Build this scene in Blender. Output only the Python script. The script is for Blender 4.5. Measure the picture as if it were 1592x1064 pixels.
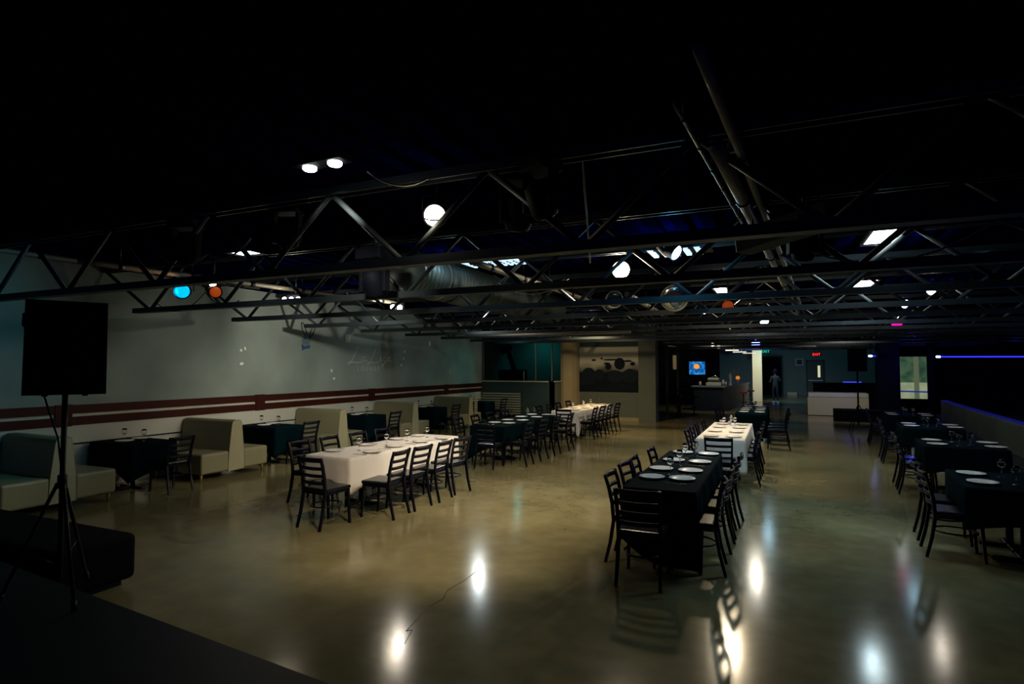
import bpy, bmesh, math, random
from mathutils import Vector, Matrix
random.seed(7)
PI = math.pi
S = bpy.context.scene
for o in list(bpy.data.objects): bpy.data.objects.remove(o)
COL = S.collection

# ------------------------------------------------ camera
cam = bpy.data.cameras.new('camera'); camo = bpy.data.objects.new('camera', cam); COL.objects.link(camo)
cam.sensor_width = 36.0; cam.lens = 900.0/1592*36; cam.clip_end = 300; cam.clip_start = 0.05
camo.location = (0, 0, 1.95); camo.rotation_euler = (math.radians(90+2.481), 0, math.radians(24.155))
S.camera = camo
# ------------------------------------------------ world, exposure
w = bpy.data.worlds.new('world'); S.world = w; w.use_nodes = True
w.node_tree.nodes['Background'].inputs[0].default_value = (0.0, 0.002, 0.05, 1)  # added navy fill, entering through the open end behind the camera
w.node_tree.nodes['Background'].inputs[1].default_value = 1.0
S.view_settings.view_transform = 'Standard'; S.view_settings.look = 'None'
S.view_settings.gamma = 1; S.view_settings.exposure = 0.3; S.view_settings.use_curve_mapping = False

WARM = (1.0, 0.80, 0.52); NEUT = (1.0, 0.90, 0.74); COOL = (0.62, 0.88, 1.0); TEAL = (0.05, 0.55, 0.75); WHITE = (0.9, 1.0, 0.95)
def lamp(kind, loc, energy, color, aim=None, size=0.06, cone=150, blend=1.0, parent=None):
    l = bpy.data.lights.new('lamp_light', kind); l.energy = energy; l.color = color
    if kind == 'SPOT': l.spot_size = math.radians(cone); l.spot_blend = blend; l.shadow_soft_size = size
    elif kind == 'POINT': l.shadow_soft_size = size
    else: l.shape = 'SQUARE'; l.size = size
    o = bpy.data.objects.new('lamp_light', l); COL.objects.link(o); o.location = loc
    if aim is not None:
        o.rotation_euler = (Vector(aim)-Vector(loc)).to_track_quat('-Z', 'Y').to_euler()
    return o
# the main lighting: lamps that show, plus some added spots without a fixture
LIGHTS = [
 # loc, energy, colour, aim, cone, size
 ((-6.1, 8.72, 2.98), 1080, (1, .93, .76), (-10.0, 10.2, 1.9), 135, .04),    # twin floodlight on the left wall
 ((-6.1, 8.72, 2.98), 150, NEUT, (-5.0, 6.5, 0), 120, .05),
 ((-7.0, 7.0, 3.00), 22, (1, .97, .85), (-10.1, 8.8, 1.7), 110, .04),     # triple lamp
 ((-1.95, 8.2, 3.30), 560, (1, .85, .62), (-4.6, 7.6, 0), 108, .14),       # bright can in the middle
 ((-2.62, 4.22, 3.05), 260, WARM, (-3.6, 6.0, .2), 82, .08),
 ((-7.15, 5.36, 3.06), 10, (1, .55, .25), (-7.7, 4.1, 3.1), 70, .03),       # added warm spot on the first joist's webs
 ((-3.20, 3.48, 3.42), 420, (1, .93, .72), (-8.0, 12.6, .7), 36, .10),     # twin downlight
 ((1.22, 8.05, 3.46), 170, (.62, .92, 1), (-1.0, 7.6, 0), 112, .5),        # panels
 ((1.68, 13.6, 3.46), 130, (.8, 1, .9), (0.2, 13.2, 0), 120, .5),
 ((-0.82, 12.0, 3.40), 260, (1, .80, .50), (-2.4, 10.6, 0), 140, .07),
 ((-0.48, 16.2, 3.40), 150, (1, .85, .58), (-1.6, 15.6, 0), 145, .15),
 ((-6.9, 13.3, 3.42), 180, NEUT, (-5.4, 13.2, 0), 140, .12),
 ((-8.3, 19.0, 3.30), 32, (.15, .9, .85), (-8.8, 17.6, 0), 140, .08),
 ((-4.9, 16.9, 3.40), 330, (1, .72, .36), (-5.4, 18.2, 0), 140, .08),
 ((-1.15, 7.9, 3.4), 45, (0.1, .6, 1.0), (0.5, 9.0, 0), 120, .06),
 ((-0.2, 20.6, 3.4), 130, (.3, .8, 1.0), (-0.1, 25, 0), 140, .08),
 ((-7.28, 5.22, 2.98), 70, TEAL, (-10.0, 3.66, 1.7), 100, .06),        # blue lens par can
 ((-1.0, 30.5, 3.3), 120, (.15, .3, 1.0), (-0.6, 34.0, 0.0), 130, .10),
 ((0.6, 34.0, 3.3), 210, (.35, .85, 1.0), (0.7, 41.0, 0.6), 140, .10),
 ((-2.2, 25.6, 3.3), 90, NEUT, (-2.2, 27.6, 1.0), 110, .10),  # added fill to bring out the things on the bar
 ((2.4, 22.5, 3.3), 130, NEUT, (2.4, 26.0, 0.5), 110, .10),
 ((-8.6, 21.6, 3.2), 28, (.1, .9, .75), (-8.8, 22.6, 1.4), 150, .10),  # added teal fill inside the glass booth
]
for loc, e, c, aim, cone, sz in LIGHTS: lamp('SPOT', loc, e, c, aim, sz, cone)
# the stray light of the same lamps on the steel around them
for loc, e, c in (((-1.97, 8.10, 3.30), 34, WARM), ((-6.1, 8.60, 3.02), 22, NEUT), ((-6.9, 13.3, 3.40), 22, COOL), ((-1.1, 7.3, 3.30), 14, (.1, .6, 1)), ((-.85, 12.0, 3.40), 20, WARM), ((1.3, 8.6, 3.40), 10, COOL),
                  ((-.45, 16.2, 3.38), 20, NEUT), ((2.85, 13.6, 3.38), 14, NEUT), ((-6.7, 6.6, 3.02), 6, NEUT), ((-4.9, 16.8, 3.3), 14, WARM), ((-4.1, 7.0, 3.44), 4, COOL), ((1.6, 12.8, 3.44), 14, COOL), ((-2.6, 4.0, 3.12), 3, WARM)):
    lamp('POINT', loc, e, c, size=.04)

# ------------------------------------------------ materials
MATS = {}
def mat(name, col, rough=.6, metal=0, emit=None, es=0, trans=0, spec=.5, ior=1.45, noise=0, nscale=3, bump=0, coat=0):
    if name in MATS: return MATS[name]
    m = bpy.data.materials.new(name); m.use_nodes = True; nt = m.node_tree; b = nt.nodes['Principled BSDF']
    b.inputs['Base Color'].default_value = (*col, 1); b.inputs['Roughness'].default_value = rough
    b.inputs['Metallic'].default_value = metal; b.inputs['Specular IOR Level'].default_value = spec
    b.inputs['Transmission Weight'].default_value = trans; b.inputs['IOR'].default_value = ior
    b.inputs['Coat Weight'].default_value = coat
    if emit: b.inputs['Emission Color'].default_value = (*emit, 1); b.inputs['Emission Strength'].default_value = es
    if noise or bump:
        tc = nt.nodes.new('ShaderNodeTexCoord'); n = nt.nodes.new('ShaderNodeTexNoise'); n.inputs['Scale'].default_value = nscale
        n.inputs['Detail'].default_value = 6; nt.links.new(tc.outputs['Object'], n.inputs['Vector'])
        if noise:
            mx = nt.nodes.new('ShaderNodeMix'); mx.data_type = 'RGBA'
            mx.inputs[6].default_value = (*[c*(1-noise) for c in col], 1); mx.inputs[7].default_value = (*[min(1, c*(1+noise)) for c in col], 1)
            nt.links.new(n.outputs['Fac'], mx.inputs[0]); nt.links.new(mx.outputs[2], b.inputs['Base Color'])
        if bump:
            bp = nt.nodes.new('ShaderNodeBump'); bp.inputs['Strength'].default_value = bump; bp.inputs['Distance'].default_value = .02
            nt.links.new(n.outputs['Fac'], bp.inputs['Height']); nt.links.new(bp.outputs['Normal'], b.inputs['Normal'])
    MATS[name] = m; return m
def floor_mat():
    m = bpy.data.materials.new('polished_concrete'); m.use_nodes = True; nt = m.node_tree; b = nt.nodes['Principled BSDF']
    N = nt.nodes.new; L = nt.links.new
    tc = N('ShaderNodeTexCoord')
    n1 = N('ShaderNodeTexNoise'); n1.inputs['Scale'].default_value = .7; n1.inputs['Detail'].default_value = 4; n1.inputs['Roughness'].default_value = .55
    n2 = N('ShaderNodeTexNoise'); n2.inputs['Scale'].default_value = 5; n2.inputs['Detail'].default_value = 3; n2.inputs['Roughness'].default_value = .5
    L(tc.outputs['Object'], n1.inputs['Vector']); L(tc.outputs['Object'], n2.inputs['Vector'])
    r = N('ShaderNodeValToRGB'); r.color_ramp.elements[0].position = .34; r.color_ramp.elements[0].color = (.150, .128, .060, 1)
    r.color_ramp.elements[1].position = .68; r.color_ramp.elements[1].color = (.275, .240, .130, 1)
    L(n1.outputs['Fac'], r.inputs[0])
    mx = N('ShaderNodeMix'); mx.data_type = 'RGBA'; mx.blend_type = 'SOFT_LIGHT'; mx.inputs[0].default_value = .35
    L(r.outputs[0], mx.inputs[6]); L(n2.outputs['Fac'], mx.inputs[7]); L(mx.outputs[2], b.inputs['Base Color'])
    mr = N('ShaderNodeMapRange'); mr.inputs[3].default_value = .15; mr.inputs[4].default_value = .151
    L(n2.outputs['Fac'], mr.inputs[0]); L(mr.outputs[0], b.inputs['Roughness'])
    b.inputs['Specular IOR Level'].default_value = .55
    return m
M_floor = floor_mat()
M_wall = mat('painted_wall', (.20, .245, .225), .85, noise=.50, nscale=.9)
M_wallc = mat('wall_cream', (.42, .42, .36), .7, noise=.05, nscale=2)
M_tealw = mat('dark_teal_wall', (.018, .045, .052), .8, noise=.1)
M_tanw = mat('tan_wall', (.30, .26, .16), .8, noise=.1)
M_greyw = mat('grey_wall', (.10, .12, .105), .8, noise=.1)
M_bluew = mat('slate_wall', (.10, .16, .17), .8, noise=.1)
M_dark = mat('dark_wall', (.002, .003, .007), .9, spec=.05)
M_ceil = mat('ceiling_navy_black', (.0004, .0008, .020), .9, spec=0)
M_deckrib = mat('deck_paint', (.0004, .0008, .014), .9, spec=0)
M_steel = mat('joist_paint', (.018, .025, .031), .5, spec=.35, noise=.2, nscale=5)
M_steell = mat('pipe_paint', (.16, .15, .12), .5, metal=.2, noise=.15)
M_duct = mat('duct_metal', (.045, .07, .07), .5, metal=.3)
M_rail = mat('red_brown_wood', (.035, .006, .003), .5, spec=.15, noise=.25, nscale=4)
M_booth = mat('olive_vinyl', (.20, .19, .11), .42, noise=.07, nscale=6, bump=.1)
M_boothl = mat('booth_side_tweed', (.29, .27, .17), .8, noise=.25, nscale=60)
M_gold = mat('brass_leg', (.35, .25, .08), .4, metal=.6)
M_blk = mat('black_satin_metal', (.003, .003, .010), .35, spec=.22)
M_vinyl = mat('black_vinyl', (.003, .006, .010), .25, spec=.35)
M_white = mat('white_linen', (.78, .73, .70), .85, bump=.15, nscale=9)
M_black = mat('black_linen', (.0006, .007, .010), .9, bump=.15, nscale=9, spec=.03)
M_plate = mat('plate_porcelain', (.88, .83, .80), .25)
M_glass = mat('clear_glass', (1, 1, 1), .02, trans=1, ior=1.45)
M_pane = mat('window_glass', (.85, .95, .95), .02, trans=1, ior=1.02, spec=.4)
M_steelc = mat('cutlery_steel', (.7, .68, .66), .2, metal=1)
M_cab = mat('speaker_black', (.0015, .002, .005), .7, spec=.08)
M_grille = mat('grille_black', (.002, .002, .012), .7, spec=.1, noise=.3, nscale=80)
M_lampw = mat('lamp_warm', (1, 1, 1), .5, emit=(1, .87, .62), es=22)
M_lampc = mat('lamp_white', (1, 1, 1), .5, emit=(.86, 1, .97), es=8)
M_lamphot = mat('lamp_hot', (1, 1, 1), .5, emit=(1, .85, .6), es=60)
M_lampb = mat('lamp_blue_white', (1, 1, 1), .5, emit=(.45, .8, 1), es=12)
M_blue = mat('lamp_blue', (0, 0, 0), .5, emit=(.04, .06, 1), es=6)
M_cyan = mat('lamp_cyan', (0, .1, .2), .5, emit=(0, .35, 1), es=1.4)
M_mag = mat('lamp_magenta', (0, 0, 0), .5, emit=(1, .0, .30), es=1.6)
M_red = mat('lamp_red', (0, 0, 0), .5, emit=(1, .02, .02), es=1.6)
M_green = mat('lamp_green', (0, 0, 0), .5, emit=(.0, .8, .45), es=.7)
M_chrome = mat('mirror_chrome', (.5, .5, .48), .15, metal=1)
M_orange = mat('orange_gel', (.6, .10, .02), .3, emit=(1, .12, .01), es=.15)

# ------------------------------------------------ mesh helpers
class MB:
    def __init__(s): s.v = []; s.f = []; s.sm = []
    def add(s, vs, fs, smooth=False, mtx=None):
        b = len(s.v)
        s.v += [tuple(mtx @ Vector(p)) if mtx else tuple(p) for p in vs]
        s.f += [tuple(b+i for i in f) for f in fs]; s.sm += [smooth]*len(fs); return s
    def box(s, x0, y0, z0, x1, y1, z1, mtx=None):
        vs = [(x0,y0,z0),(x1,y0,z0),(x1,y1,z0),(x0,y1,z0),(x0,y0,z1),(x1,y0,z1),(x1,y1,z1),(x0,y1,z1)]
        return s.add(vs, [(3,2,1,0),(4,5,6,7),(0,1,5,4),(1,2,6,5),(2,3,7,6),(3,0,4,7)], False, mtx)
    def rbox(s, x0, y0, z0, x1, y1, z1, r=.02, mtx=None, seg=3):
        bm = bmesh.new(); bmesh.ops.create_cube(bm, size=1)
        for v in bm.verts:
            v.co = ((x0+x1)/2+v.co.x*(x1-x0), (y0+y1)/2+v.co.y*(y1-y0), (z0+z1)/2+v.co.z*(z1-z0))
        bmesh.ops.bevel(bm, geom=bm.edges[:], offset=r, segments=seg, affect='EDGES', profile=.5)
        bm.verts.index_update()
        s.add([v.co[:] for v in bm.verts], [tuple(v.index for v in f.verts) for f in bm.faces], False, mtx); bm.free(); return s
    def tube(s, pts, r, n=8, closed=False, mtx=None, flat=None):
        P = [Vector(p) for p in pts]; rings = []; vs = []; N = len(P)
        prev = None
        for i, p in enumerate(P):
            a = P[(i-1) % N] if (closed or i > 0) else p; c = P[(i+1) % N] if (closed or i < N-1) else p
            t = (c-a).normalized()
            if prev is None:
                up = Vector((0, 0, 1)) if abs(t.z) < .9 else Vector((1, 0, 0)); u = t.cross(up).normalized()
            else: u = (prev - t*prev.dot(t)).normalized()
            prev = u; q = t.cross(u)
            rr = r[i] if isinstance(r, (list, tuple)) else r
            fl = flat or 1
            for k in range(n):
                th = 2*PI*(k+.5)/n; vs.append(tuple(p + u*math.cos(th)*rr + q*math.sin(th)*rr*fl))
        fs = []
        for i in range(N if closed else N-1):
            j = (i+1) % N
            for k in range(n): fs.append((i*n+k, i*n+(k+1) % n, j*n+(k+1) % n, j*n+k))
        if not closed: fs += [tuple(range(n))[::-1], tuple((N-1)*n+k for k in range(n))]
        return s.add(vs, fs, n > 4, mtx)
    def lathe(s, prof, n=20, mtx=None, cap=True):
        vs = []; fs = []
        for r, z in prof:
            for k in range(n): vs.append((r*math.cos(2*PI*k/n), r*math.sin(2*PI*k/n), z))
        for i in range(len(prof)-1):
            for k in range(n): fs.append((i*n+k, i*n+(k+1) % n, (i+1)*n+(k+1) % n, (i+1)*n+k))
        if cap: fs += [tuple(range(n))[::-1], tuple((len(prof)-1)*n+k for k in range(n))]
        return s.add(vs, fs, True, mtx)
    def build(s, name, m, parent=None):
        me = bpy.data.meshes.new(name); me.from_pydata(s.v, [], s.f); me.polygons.foreach_set('use_smooth', s.sm)
        me.materials.append(m); me.update()
        o = bpy.data.objects.new(name, me); COL.objects.link(o)
        if parent: o.parent = parent
        return o
def T(x, y, z=0, rz=0, rx=0, ry=0):
    return Matrix.Translation((x, y, z)) @ Matrix.Rotation(rz, 4, 'Z') @ Matrix.Rotation(ry, 4, 'Y') @ Matrix.Rotation(rx, 4, 'X')
def tag(o, label, cat, group=None, kind=None):
    o['label'] = label; o['category'] = cat
    if group: o['group'] = group
    if kind: o['kind'] = kind
    return o
def thing(name, label, cat, loc=(0,0,0), rz=0, group=None):
    o = bpy.data.objects.new(name, None); COL.objects.link(o); o.location = loc; o.rotation_euler = (0, 0, rz)
    o.empty_display_size = .1
    return tag(o, label, cat, group)
def struct(name, mb, m, label=None, parent=None):
    o = mb.build(name, m, parent)
    if not parent:
        o['kind'] = 'structure'
        if label: o['label'] = label; o['category'] = name.split('_')[0]
    return o
KIDS = {}
def dup(root, loc, rz, label, group=None):
    r = root.copy(); COL.objects.link(r); r.location = loc; r.rotation_euler = (0, 0, rz); r['label'] = label
    if group: r['group'] = group
    for ch in KID(root):
        c = ch.copy(); COL.objects.link(c); c.parent = r
        for g in KID(ch):
            d = g.copy(); COL.objects.link(d); d.parent = c
    return r
def KID(o):
    if o.name not in KIDS: KIDS[o.name] = list(o.children)
    return KIDS[o.name]

# ------------------------------------------------ the room shell
struct('floor', MB().box(-10.3, -3, -.1, 14, 46, 0), M_floor, 'polished brown concrete floor of the hall')
struct('wall_left', MB().box(-10.3, -3, 0, -10.1, 19.7, 3.66), M_wall, 'long grey painted wall behind the booths')
m = MB().box(-10.3, -3, 3.65, 14, 46, 3.8)
struct('ceiling', m, M_ceil, 'near-black ceiling over the hall')
m = MB()
for i in range(76):                                        # ribbed roof deck
    x = -10.0+i*.3; m.box(x, -2.9, 3.58, x+.14, 33, 3.655)
struct('trim_1', m, M_deckrib, 'ribbed metal roof deck under the ceiling')
struct('wall_back', MB().box(-4.4, 45, 0, 14, 45.2, 3.66), M_bluew, 'far slate-blue wall with the exit door')
struct('wall_right', MB().box(11.5, -3, 0, 11.7, 46, 3.66), M_dark, 'unlit black wall on the right')
m = MB().box(-7.2, 21.0, 0, -4.39, 21.25, 3.66)
struct('wall_mural', m, M_greyw, 'grey wall carrying the mural')
struct('trim_2', MB().box(-6.62, 20.985, 2.72, -4.39, 21.0, 3.6), M_tealw, 'dark band above the mural')
struct('trim_3', MB().box(-4.39, 20.9, 0, -3.78, 21.5, 3.66), M_greyw, 'square grey column at the end of the mural wall')
m = MB(); N = 10
prof = [(-7.22, 20.55), (-7.1, 20.5), (-6.95, 20.52), (-6.8, 20.62), (-6.68, 20.8), (-6.62, 21.0), (-7.22, 21.0)]
vs = [(x, y, 0) for x, y in prof]+[(x, y, 3.3) for x, y in prof]; n_ = len(prof)
m.add(vs, [(i, (i+1) % n_, n_+(i+1) % n_, n_+i) for i in range(n_)]+[tuple(range(n_, 2*n_))])
struct('trim_4', m, M_tanw, 'curved tan pier between the glass booth and the mural')
struct('baseboard_mural', MB().box(-6.62, 20.96, 0, -4.39, 21.0, .12), M_tanw)
# the rail with a groove along the left wall, posts, cream dado and a pipe line
X = -10.1
for i, (z0, z1, dx) in enumerate(((1.215, 1.35, .035), (1.03, 1.165, .035))):
    struct('trim_%d' % (5+i), MB().box(X, -3, z0, X+dx, 19.65, z1), M_rail, 'red-brown wooden rail board along the left wall')
m = MB()
for y in (1.6, 5.4, 9.2, 13.02, 17.03): m.box(X, y-.12, 1.02, X+.045, y+.12, 1.36)
struct('trim_7', m, M_rail, 'short wooden plates joining the two rail boards')
struct('trim_8', MB().box(X, -3, 1.165, X+.012, 19.65, 1.215), M_wallc, 'pale groove between the rail boards')
struct('trim_9', MB().box(X, -3, 0, X+.02, 19.65, 1.03), M_wallc, 'cream dado below the wooden rail')
struct('trim_10', MB().tube([(X+.03, -3, .74), (X+.03, 19.6, .74)], .012), M_blk, 'thin dark conduit along the dado')
# floor crack
m = MB()
pts = [(-2.61, 4.99), (-2.60, 4.7), (-2.62, 4.45), (-2.56, 4.3), (-2.58, 4.1), (-2.5, 3.66), (-2.47, 3.7), (-2.40, 3.5)]
m.tube([(x, y, .0) for x, y in pts], .0035, 4)
struct('trim_11', m, M_blk, 'hairline crack in the concrete floor')

# wall graphics on the left wall (real position, thin vinyl)
def wall_mark(mb, name, m, label, cat, group=None): return tag(mb.build(name, m), label, cat, group)
M_letter = mat('pale_lettering', (.50, .50, .46), .7); M_line = mat('slate_line', (.03, .045, .06), .7); M_bow = mat('blue_bow', (.01, .06, .16), .6)
M_fur = mat('grey_fur_paint', (.09, .13, .15), .7); M_spot = mat('white_spot', (.75, .77, .70), .6)
XW = -10.096
def stroke(mb, pts, r=.012): mb.tube([(XW+.002, y, z) for y, z in pts], r, 4)
def arcp(cy, cz, ry, rz_, a0, a1, n=10, sl=0): return [(cy+ry*math.cos(math.radians(a0+(a1-a0)*i/n))+sl*rz_*math.sin(math.radians(a0+(a1-a0)*i/n)), cz+rz_*math.sin(math.radians(a0+(a1-a0)*i/n))) for i in range(n+1)]
m = MB()
# L
stroke(m, [(12.47, 2.50), (12.40, 2.44), (12.27, 2.24), (12.15, 2.07), (12.06, 2.02), (12.02, 2.05), (12.10, 2.09), (12.4, 2.07), (12.62, 2.09)], .014)
# a
stroke(m, arcp(12.66, 2.17, .07, .055, 60, 360, 12, .3)); stroke(m, [(12.74, 2.23), (12.72, 2.13), (12.76, 2.11), (12.82, 2.14)])
# L
stroke(m, [(13.25, 2.50), (13.18, 2.44), (13.06, 2.24), (12.94, 2.07), (12.86, 2.02), (12.82, 2.05), (12.9, 2.09), (13.15, 2.07), (13.34, 2.10)], .014)
# i
stroke(m, [(13.44, 2.24), (13.40, 2.13), (13.44, 2.11), (13.50, 2.14)]); stroke(m, [(13.47, 2.32), (13.48, 2.34)], .014)
# g
stroke(m, arcp(13.60, 2.18, .06, .055, 60, 360, 12, .3)); stroke(m, [(13.67, 2.24), (13.60, 2.05), (13.50, 1.93), (13.45, 1.95), (13.52, 2.03), (13.72, 2.12)])
# a
stroke(m, arcp(13.80, 2.18, .06, .05, 60, 360, 12, .3)); stroke(m, [(13.87, 2.23), (13.65, 2.13), (13.90, 2.12), (14.02, 2.17)])
lg = thing('wall_lettering', 'faint handwritten La Liga LOUNGE lettering on the grey wall', 'sign', (0, 0, 0))
m.build('script_lettering', M_letter, lg)
cu = bpy.data.curves.new('lounge', 'FONT'); cu.body = 'LOUNGE'; cu.size = .15; cu.space_character = 1.9; cu.extrude = .003
to = bpy.data.objects.new('tmp', cu); COL.objects.link(to)
bpy.context.view_layer.update()
me = bpy.data.meshes.new_from_object(to.evaluated_get(bpy.context.evaluated_depsgraph_get())); bpy.data.objects.remove(to)
me.transform(Matrix(((0, 0, 1, XW+.003), (1, 0, 0, 12.42), (0, 1, 0, 1.85), (0, 0, 0, 1)))); me.materials.clear(); me.materials.append(M_letter)
o = bpy.data.objects.new('block_lettering', me); COL.objects.link(o); o.parent = lg
# rabbit
rb = thing('rabbit_graphic', 'grey rabbit head with long ears and blue bow tie painted on wall', 'wall graphic')
def wface(pts, m, name, dx=.0): 
    k = len(pts); vs = [(XW+dx, y, z) for y, z in pts]+[(XW+dx+.004, y, z) for y, z in pts]
    mb = MB().add(vs, [tuple(range(k, 2*k))]+[(i, (i+1) % k, k+(i+1) % k, k+i) for i in range(k)]); return mb.build(name, m, rb)
def ell(cy, cz, a, b, rot, n=18): 
    c, s_ = math.cos(rot), math.sin(rot); return [(cy+a*math.cos(t)*c-b*math.sin(t)*s_, cz+a*math.cos(t)*s_+b*math.sin(t)*c) for t in [2*PI*i/n for i in range(n)]]
wface(ell(10.56, 2.60, .15, .12, .4), M_fur, 'rabbit_head')
for (cy, cz, rot) in ((10.47, 2.85, 2.0), (10.74, 2.80, 1.05)):
    mb = MB(); mb.tube([(XW+.004, y, z) for y, z in ell(cy, cz, .17, .05, rot)], .012, 4, True); mb.build('rabbit_ear', M_line, rb)
wface([(10.40, 2.50), (10.50, 2.44), (10.66, 2.49), (10.68, 2.40), (10.52, 2.38), (10.42, 2.34)], M_bow, 'bow_tie', .004)
mb = MB(); mb.tube([(XW+.008, y, z) for y, z in ell(10.50, 2.63, .02, .02, 0, 8)], .008, 4, True); mb.build('rabbit_eye', M_line, rb)
for i, (y, z, ry, rz_, lb) in enumerate(((16.0, 2.70, .055, .09, 'large white oval spot high on the grey wall'), (14.6, 2.42, .03, .045, 'topmost of the three white specks right of the lettering'), (14.54, 2.20, .03, .035, 'middle of the three white specks right of the lettering'), (14.44, 2.01, .035, .035, 'lowest of the three white specks right of the lettering'), (11.43, 1.86, .03, .05, 'upper white speck left of the lettering'), (11.52, 1.66, .05, .03, 'lower white speck left of the lettering'), (8.70, 2.30, .03, .03, 'white speck on wall nearest the loudspeaker'), (8.80, 2.34, .02, .04, 'small pale squiggle above left end of the rail post'), (8.72, 2.02, .05, .03, 'pale speck below the squiggle on the wall'), (17.3, 1.8, .012, .08, 'thin pale upright mark near the glass booth'))):
    pts = ell(y, z, ry, rz_, .2, 10); k = len(pts)
    mb = MB().add([(XW, a, b) for a, b in pts]+[(XW+.006, a, b) for a, b in pts], [tuple(range(k, 2*k))]+[(q, (q+1) % k, k+(q+1) % k, k+q) for q in range(k)])
    wall_mark(mb, 'wall_spot', M_spot, lb, 'wall mark', 'white specks on the left wall')
sw = thing('wall_plate', 'small pale square cover plate on the grey wall', 'cover plate', (-10.1, 12.02, 2.70))
MB().box(0, -.10, -.11, .015, .10, .11).build('plate_body', M_wallc, sw)

# ------------------------------------------------ roof joists
def joist(i, y, x0, x1, zb=2.82, zt=3.565):
    nm = ['first', 'second', 'third', 'fourth', 'fifth', 'sixth', 'seventh', 'eighth', 'ninth', 'tenth', 'eleventh', 'twelfth', 'thirteenth', 'fourteenth'][i]
    t = thing('roof_joist', 'black open-web steel roof joist spanning the hall, %s from the stage' % nm, 'joist', (0, y, 0), 0, 'open-web roof joists')
    h = .045; k = 1.0 if i < 6 else .9
    for a, b in ((-.055, -.012), (.012, .055)): pass
    MB().box(x0, -.06, zb-.015, x1, .06, zb).box(x0, -.06, zb, x1, -.045, zb+.06).box(x0, .045, zb, x1, .06, zb+.06).build('bottom_chord', M_steel, t)
    MB().box(-10.08, -.06, zt, x1, .06, zt+.015).box(-10.08, -.06, zt-.06, x1, -.045, zt).box(-10.08, .045, zt-.06, x1, .06, zt).build('top_chord', M_steel, t)
    m = MB(); p = 1.6; x = x0+.35; ph = 0
    m.tube([(x, 0, zb+.02), (-10.05, 0, zt-.03)], .028, 6)
    while x+p < x1+.2:
        m.tube([(x, 0, zb+.02), (x+p/2, 0, zt-.03)], .028, 6); m.tube([(x+p/2, 0, zt-.03), (x+p, 0, zb+.02)], .028, 6)
        x += p
    m.build('web', M_steel, t)
    return t
JY = [4.1, 5.95, 7.8, 9.65, 11.55, 13.45, 15.35, 17.25, 19.15, 21.6, 24.0, 26.5, 29.0, 32.0]
for i, y in enumerate(JY):
    x0 = (-9.6 if i == 0 else -9.25) if y < 21 else -3.6
    if y >= 21:
        nm = 'x'
    t = joist(i, y, x0, 7.5)
# near girder: the deep dark beam under the first joist
# pipes along the hall
def pipe(x0, y0, x1, y1, z, r, m, label, z1=None):
    mb = MB(); z1 = z1 or z; n = 12
    P = [(x0+(x1-x0)*i/n, y0+(y1-y0)*i/n, z+(z1-z)*i/n) for i in range(n+1)]
    t = thing('ceiling_pipe', label, 'pipe', (0, 0, 0), 0, 'pipes and conduits under the roof')
    mb.tube(P, r, 10).build('pipe_run', m, t)
    d = Vector((x1-x0, y1-y0, 0)).normalized()
    for i in range(1, n, 2):
        a = Vector(P[i])
        MB().tube([a-d*.03, a+d*.03], r*1.25, 10).tube([a+Vector((0, 0, r)), (a.x, a.y, 3.65)], .005, 5).build('hanger', M_blk, t)
    return t
pipe(-.45, 3.1, -.24, 6.0, 3.35, .011, M_steell, 'thin pale conduit slanting across upper middle ceiling')
pipe(-.30, 3.8, .95, 20.5, 3.35, .05, M_steell, 'thick tan pipe running down the hall over the aisle')
pipe(-.27, 2.6, 1.10, 21.0, 3.35, .028, M_steell, 'medium tan pipe just right of the thick pipe')
pipe(-7.45, 4.1, -6.65, 9.4, 3.2, .035, M_steell, 'pale pipe near the left wall above the twin floodlight')
pipe(-2.24, 9.8, -2.36, 14.4, 3.2, .05, M_steell, 'tan square-looking pipe behind the brightest lamp')
pipe(-3.22, 6.0, -3.08, 12.0, 3.2, .04, M_steell, 'grey pipe beside the spiral duct')
pipe(-9.6, 3.5, -9.4, 8.5, 3.55, .04, M_steell, 'pale pipe close to the left wall above the loudspeaker')
# cross pipes
def cross(y, z, x0, x1, r, m, label):
    t = thing('cross_pipe', label, 'pipe', (0, y, z), 0, 'cross pipes under the roof')
    MB().tube([(x0, 0, 0), (x1, 0, 0)], r, 10).build('pipe_run', m, t)
    for i in range(3):
        x = x0+(x1-x0)*(i+.5)/3; MB().tube([(x, 0, r*.9), (x, 0, 3.65-z)], .006, 5).build('hanger', M_blk, t)
cross(14.4, 2.83, -7.9, -3.2, .045, M_steell, 'tan cross pipe with hanging bracket before the glass booth')
cross(20.2, 3.02, -6.8, 4.5, .025, M_steell, 'thin pale cross pipe near the mural wall')
cross(10.6, 3.4, -1.3, 1.8, .025, M_steell, 'thin tan cross conduit behind the second panel light')
cross(24.0, 2.72, -3.4, 1.5, .03, M_steell, 'pale cross pipe above the bar')
# spiral duct
t = thing('spiral_duct', 'big round spiral metal duct hung among the joists', 'duct', (-4.62, 6.6, 3.28))
prof = []
for i in range(60):
    z = i*.1; prof += [(.31, z), (.31, z+.075), (.325, z+.08), (.325, z+.095)]
MB().lathe(prof, 28, Matrix.Rotation(-PI/2, 4, 'X')).build('duct_body', M_duct, t)
c = MB()
for y in (.8, 2.6, 4.4):
    c.tube([(.33*math.cos(a), y, .33*math.sin(a)) for a in [2*PI*k/24 for k in range(24)]], .014, 4, True); c.tube([(0, y, .33), (0, y, .56)], .01, 5)
c.build('duct_strap', M_steell, t)

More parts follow.
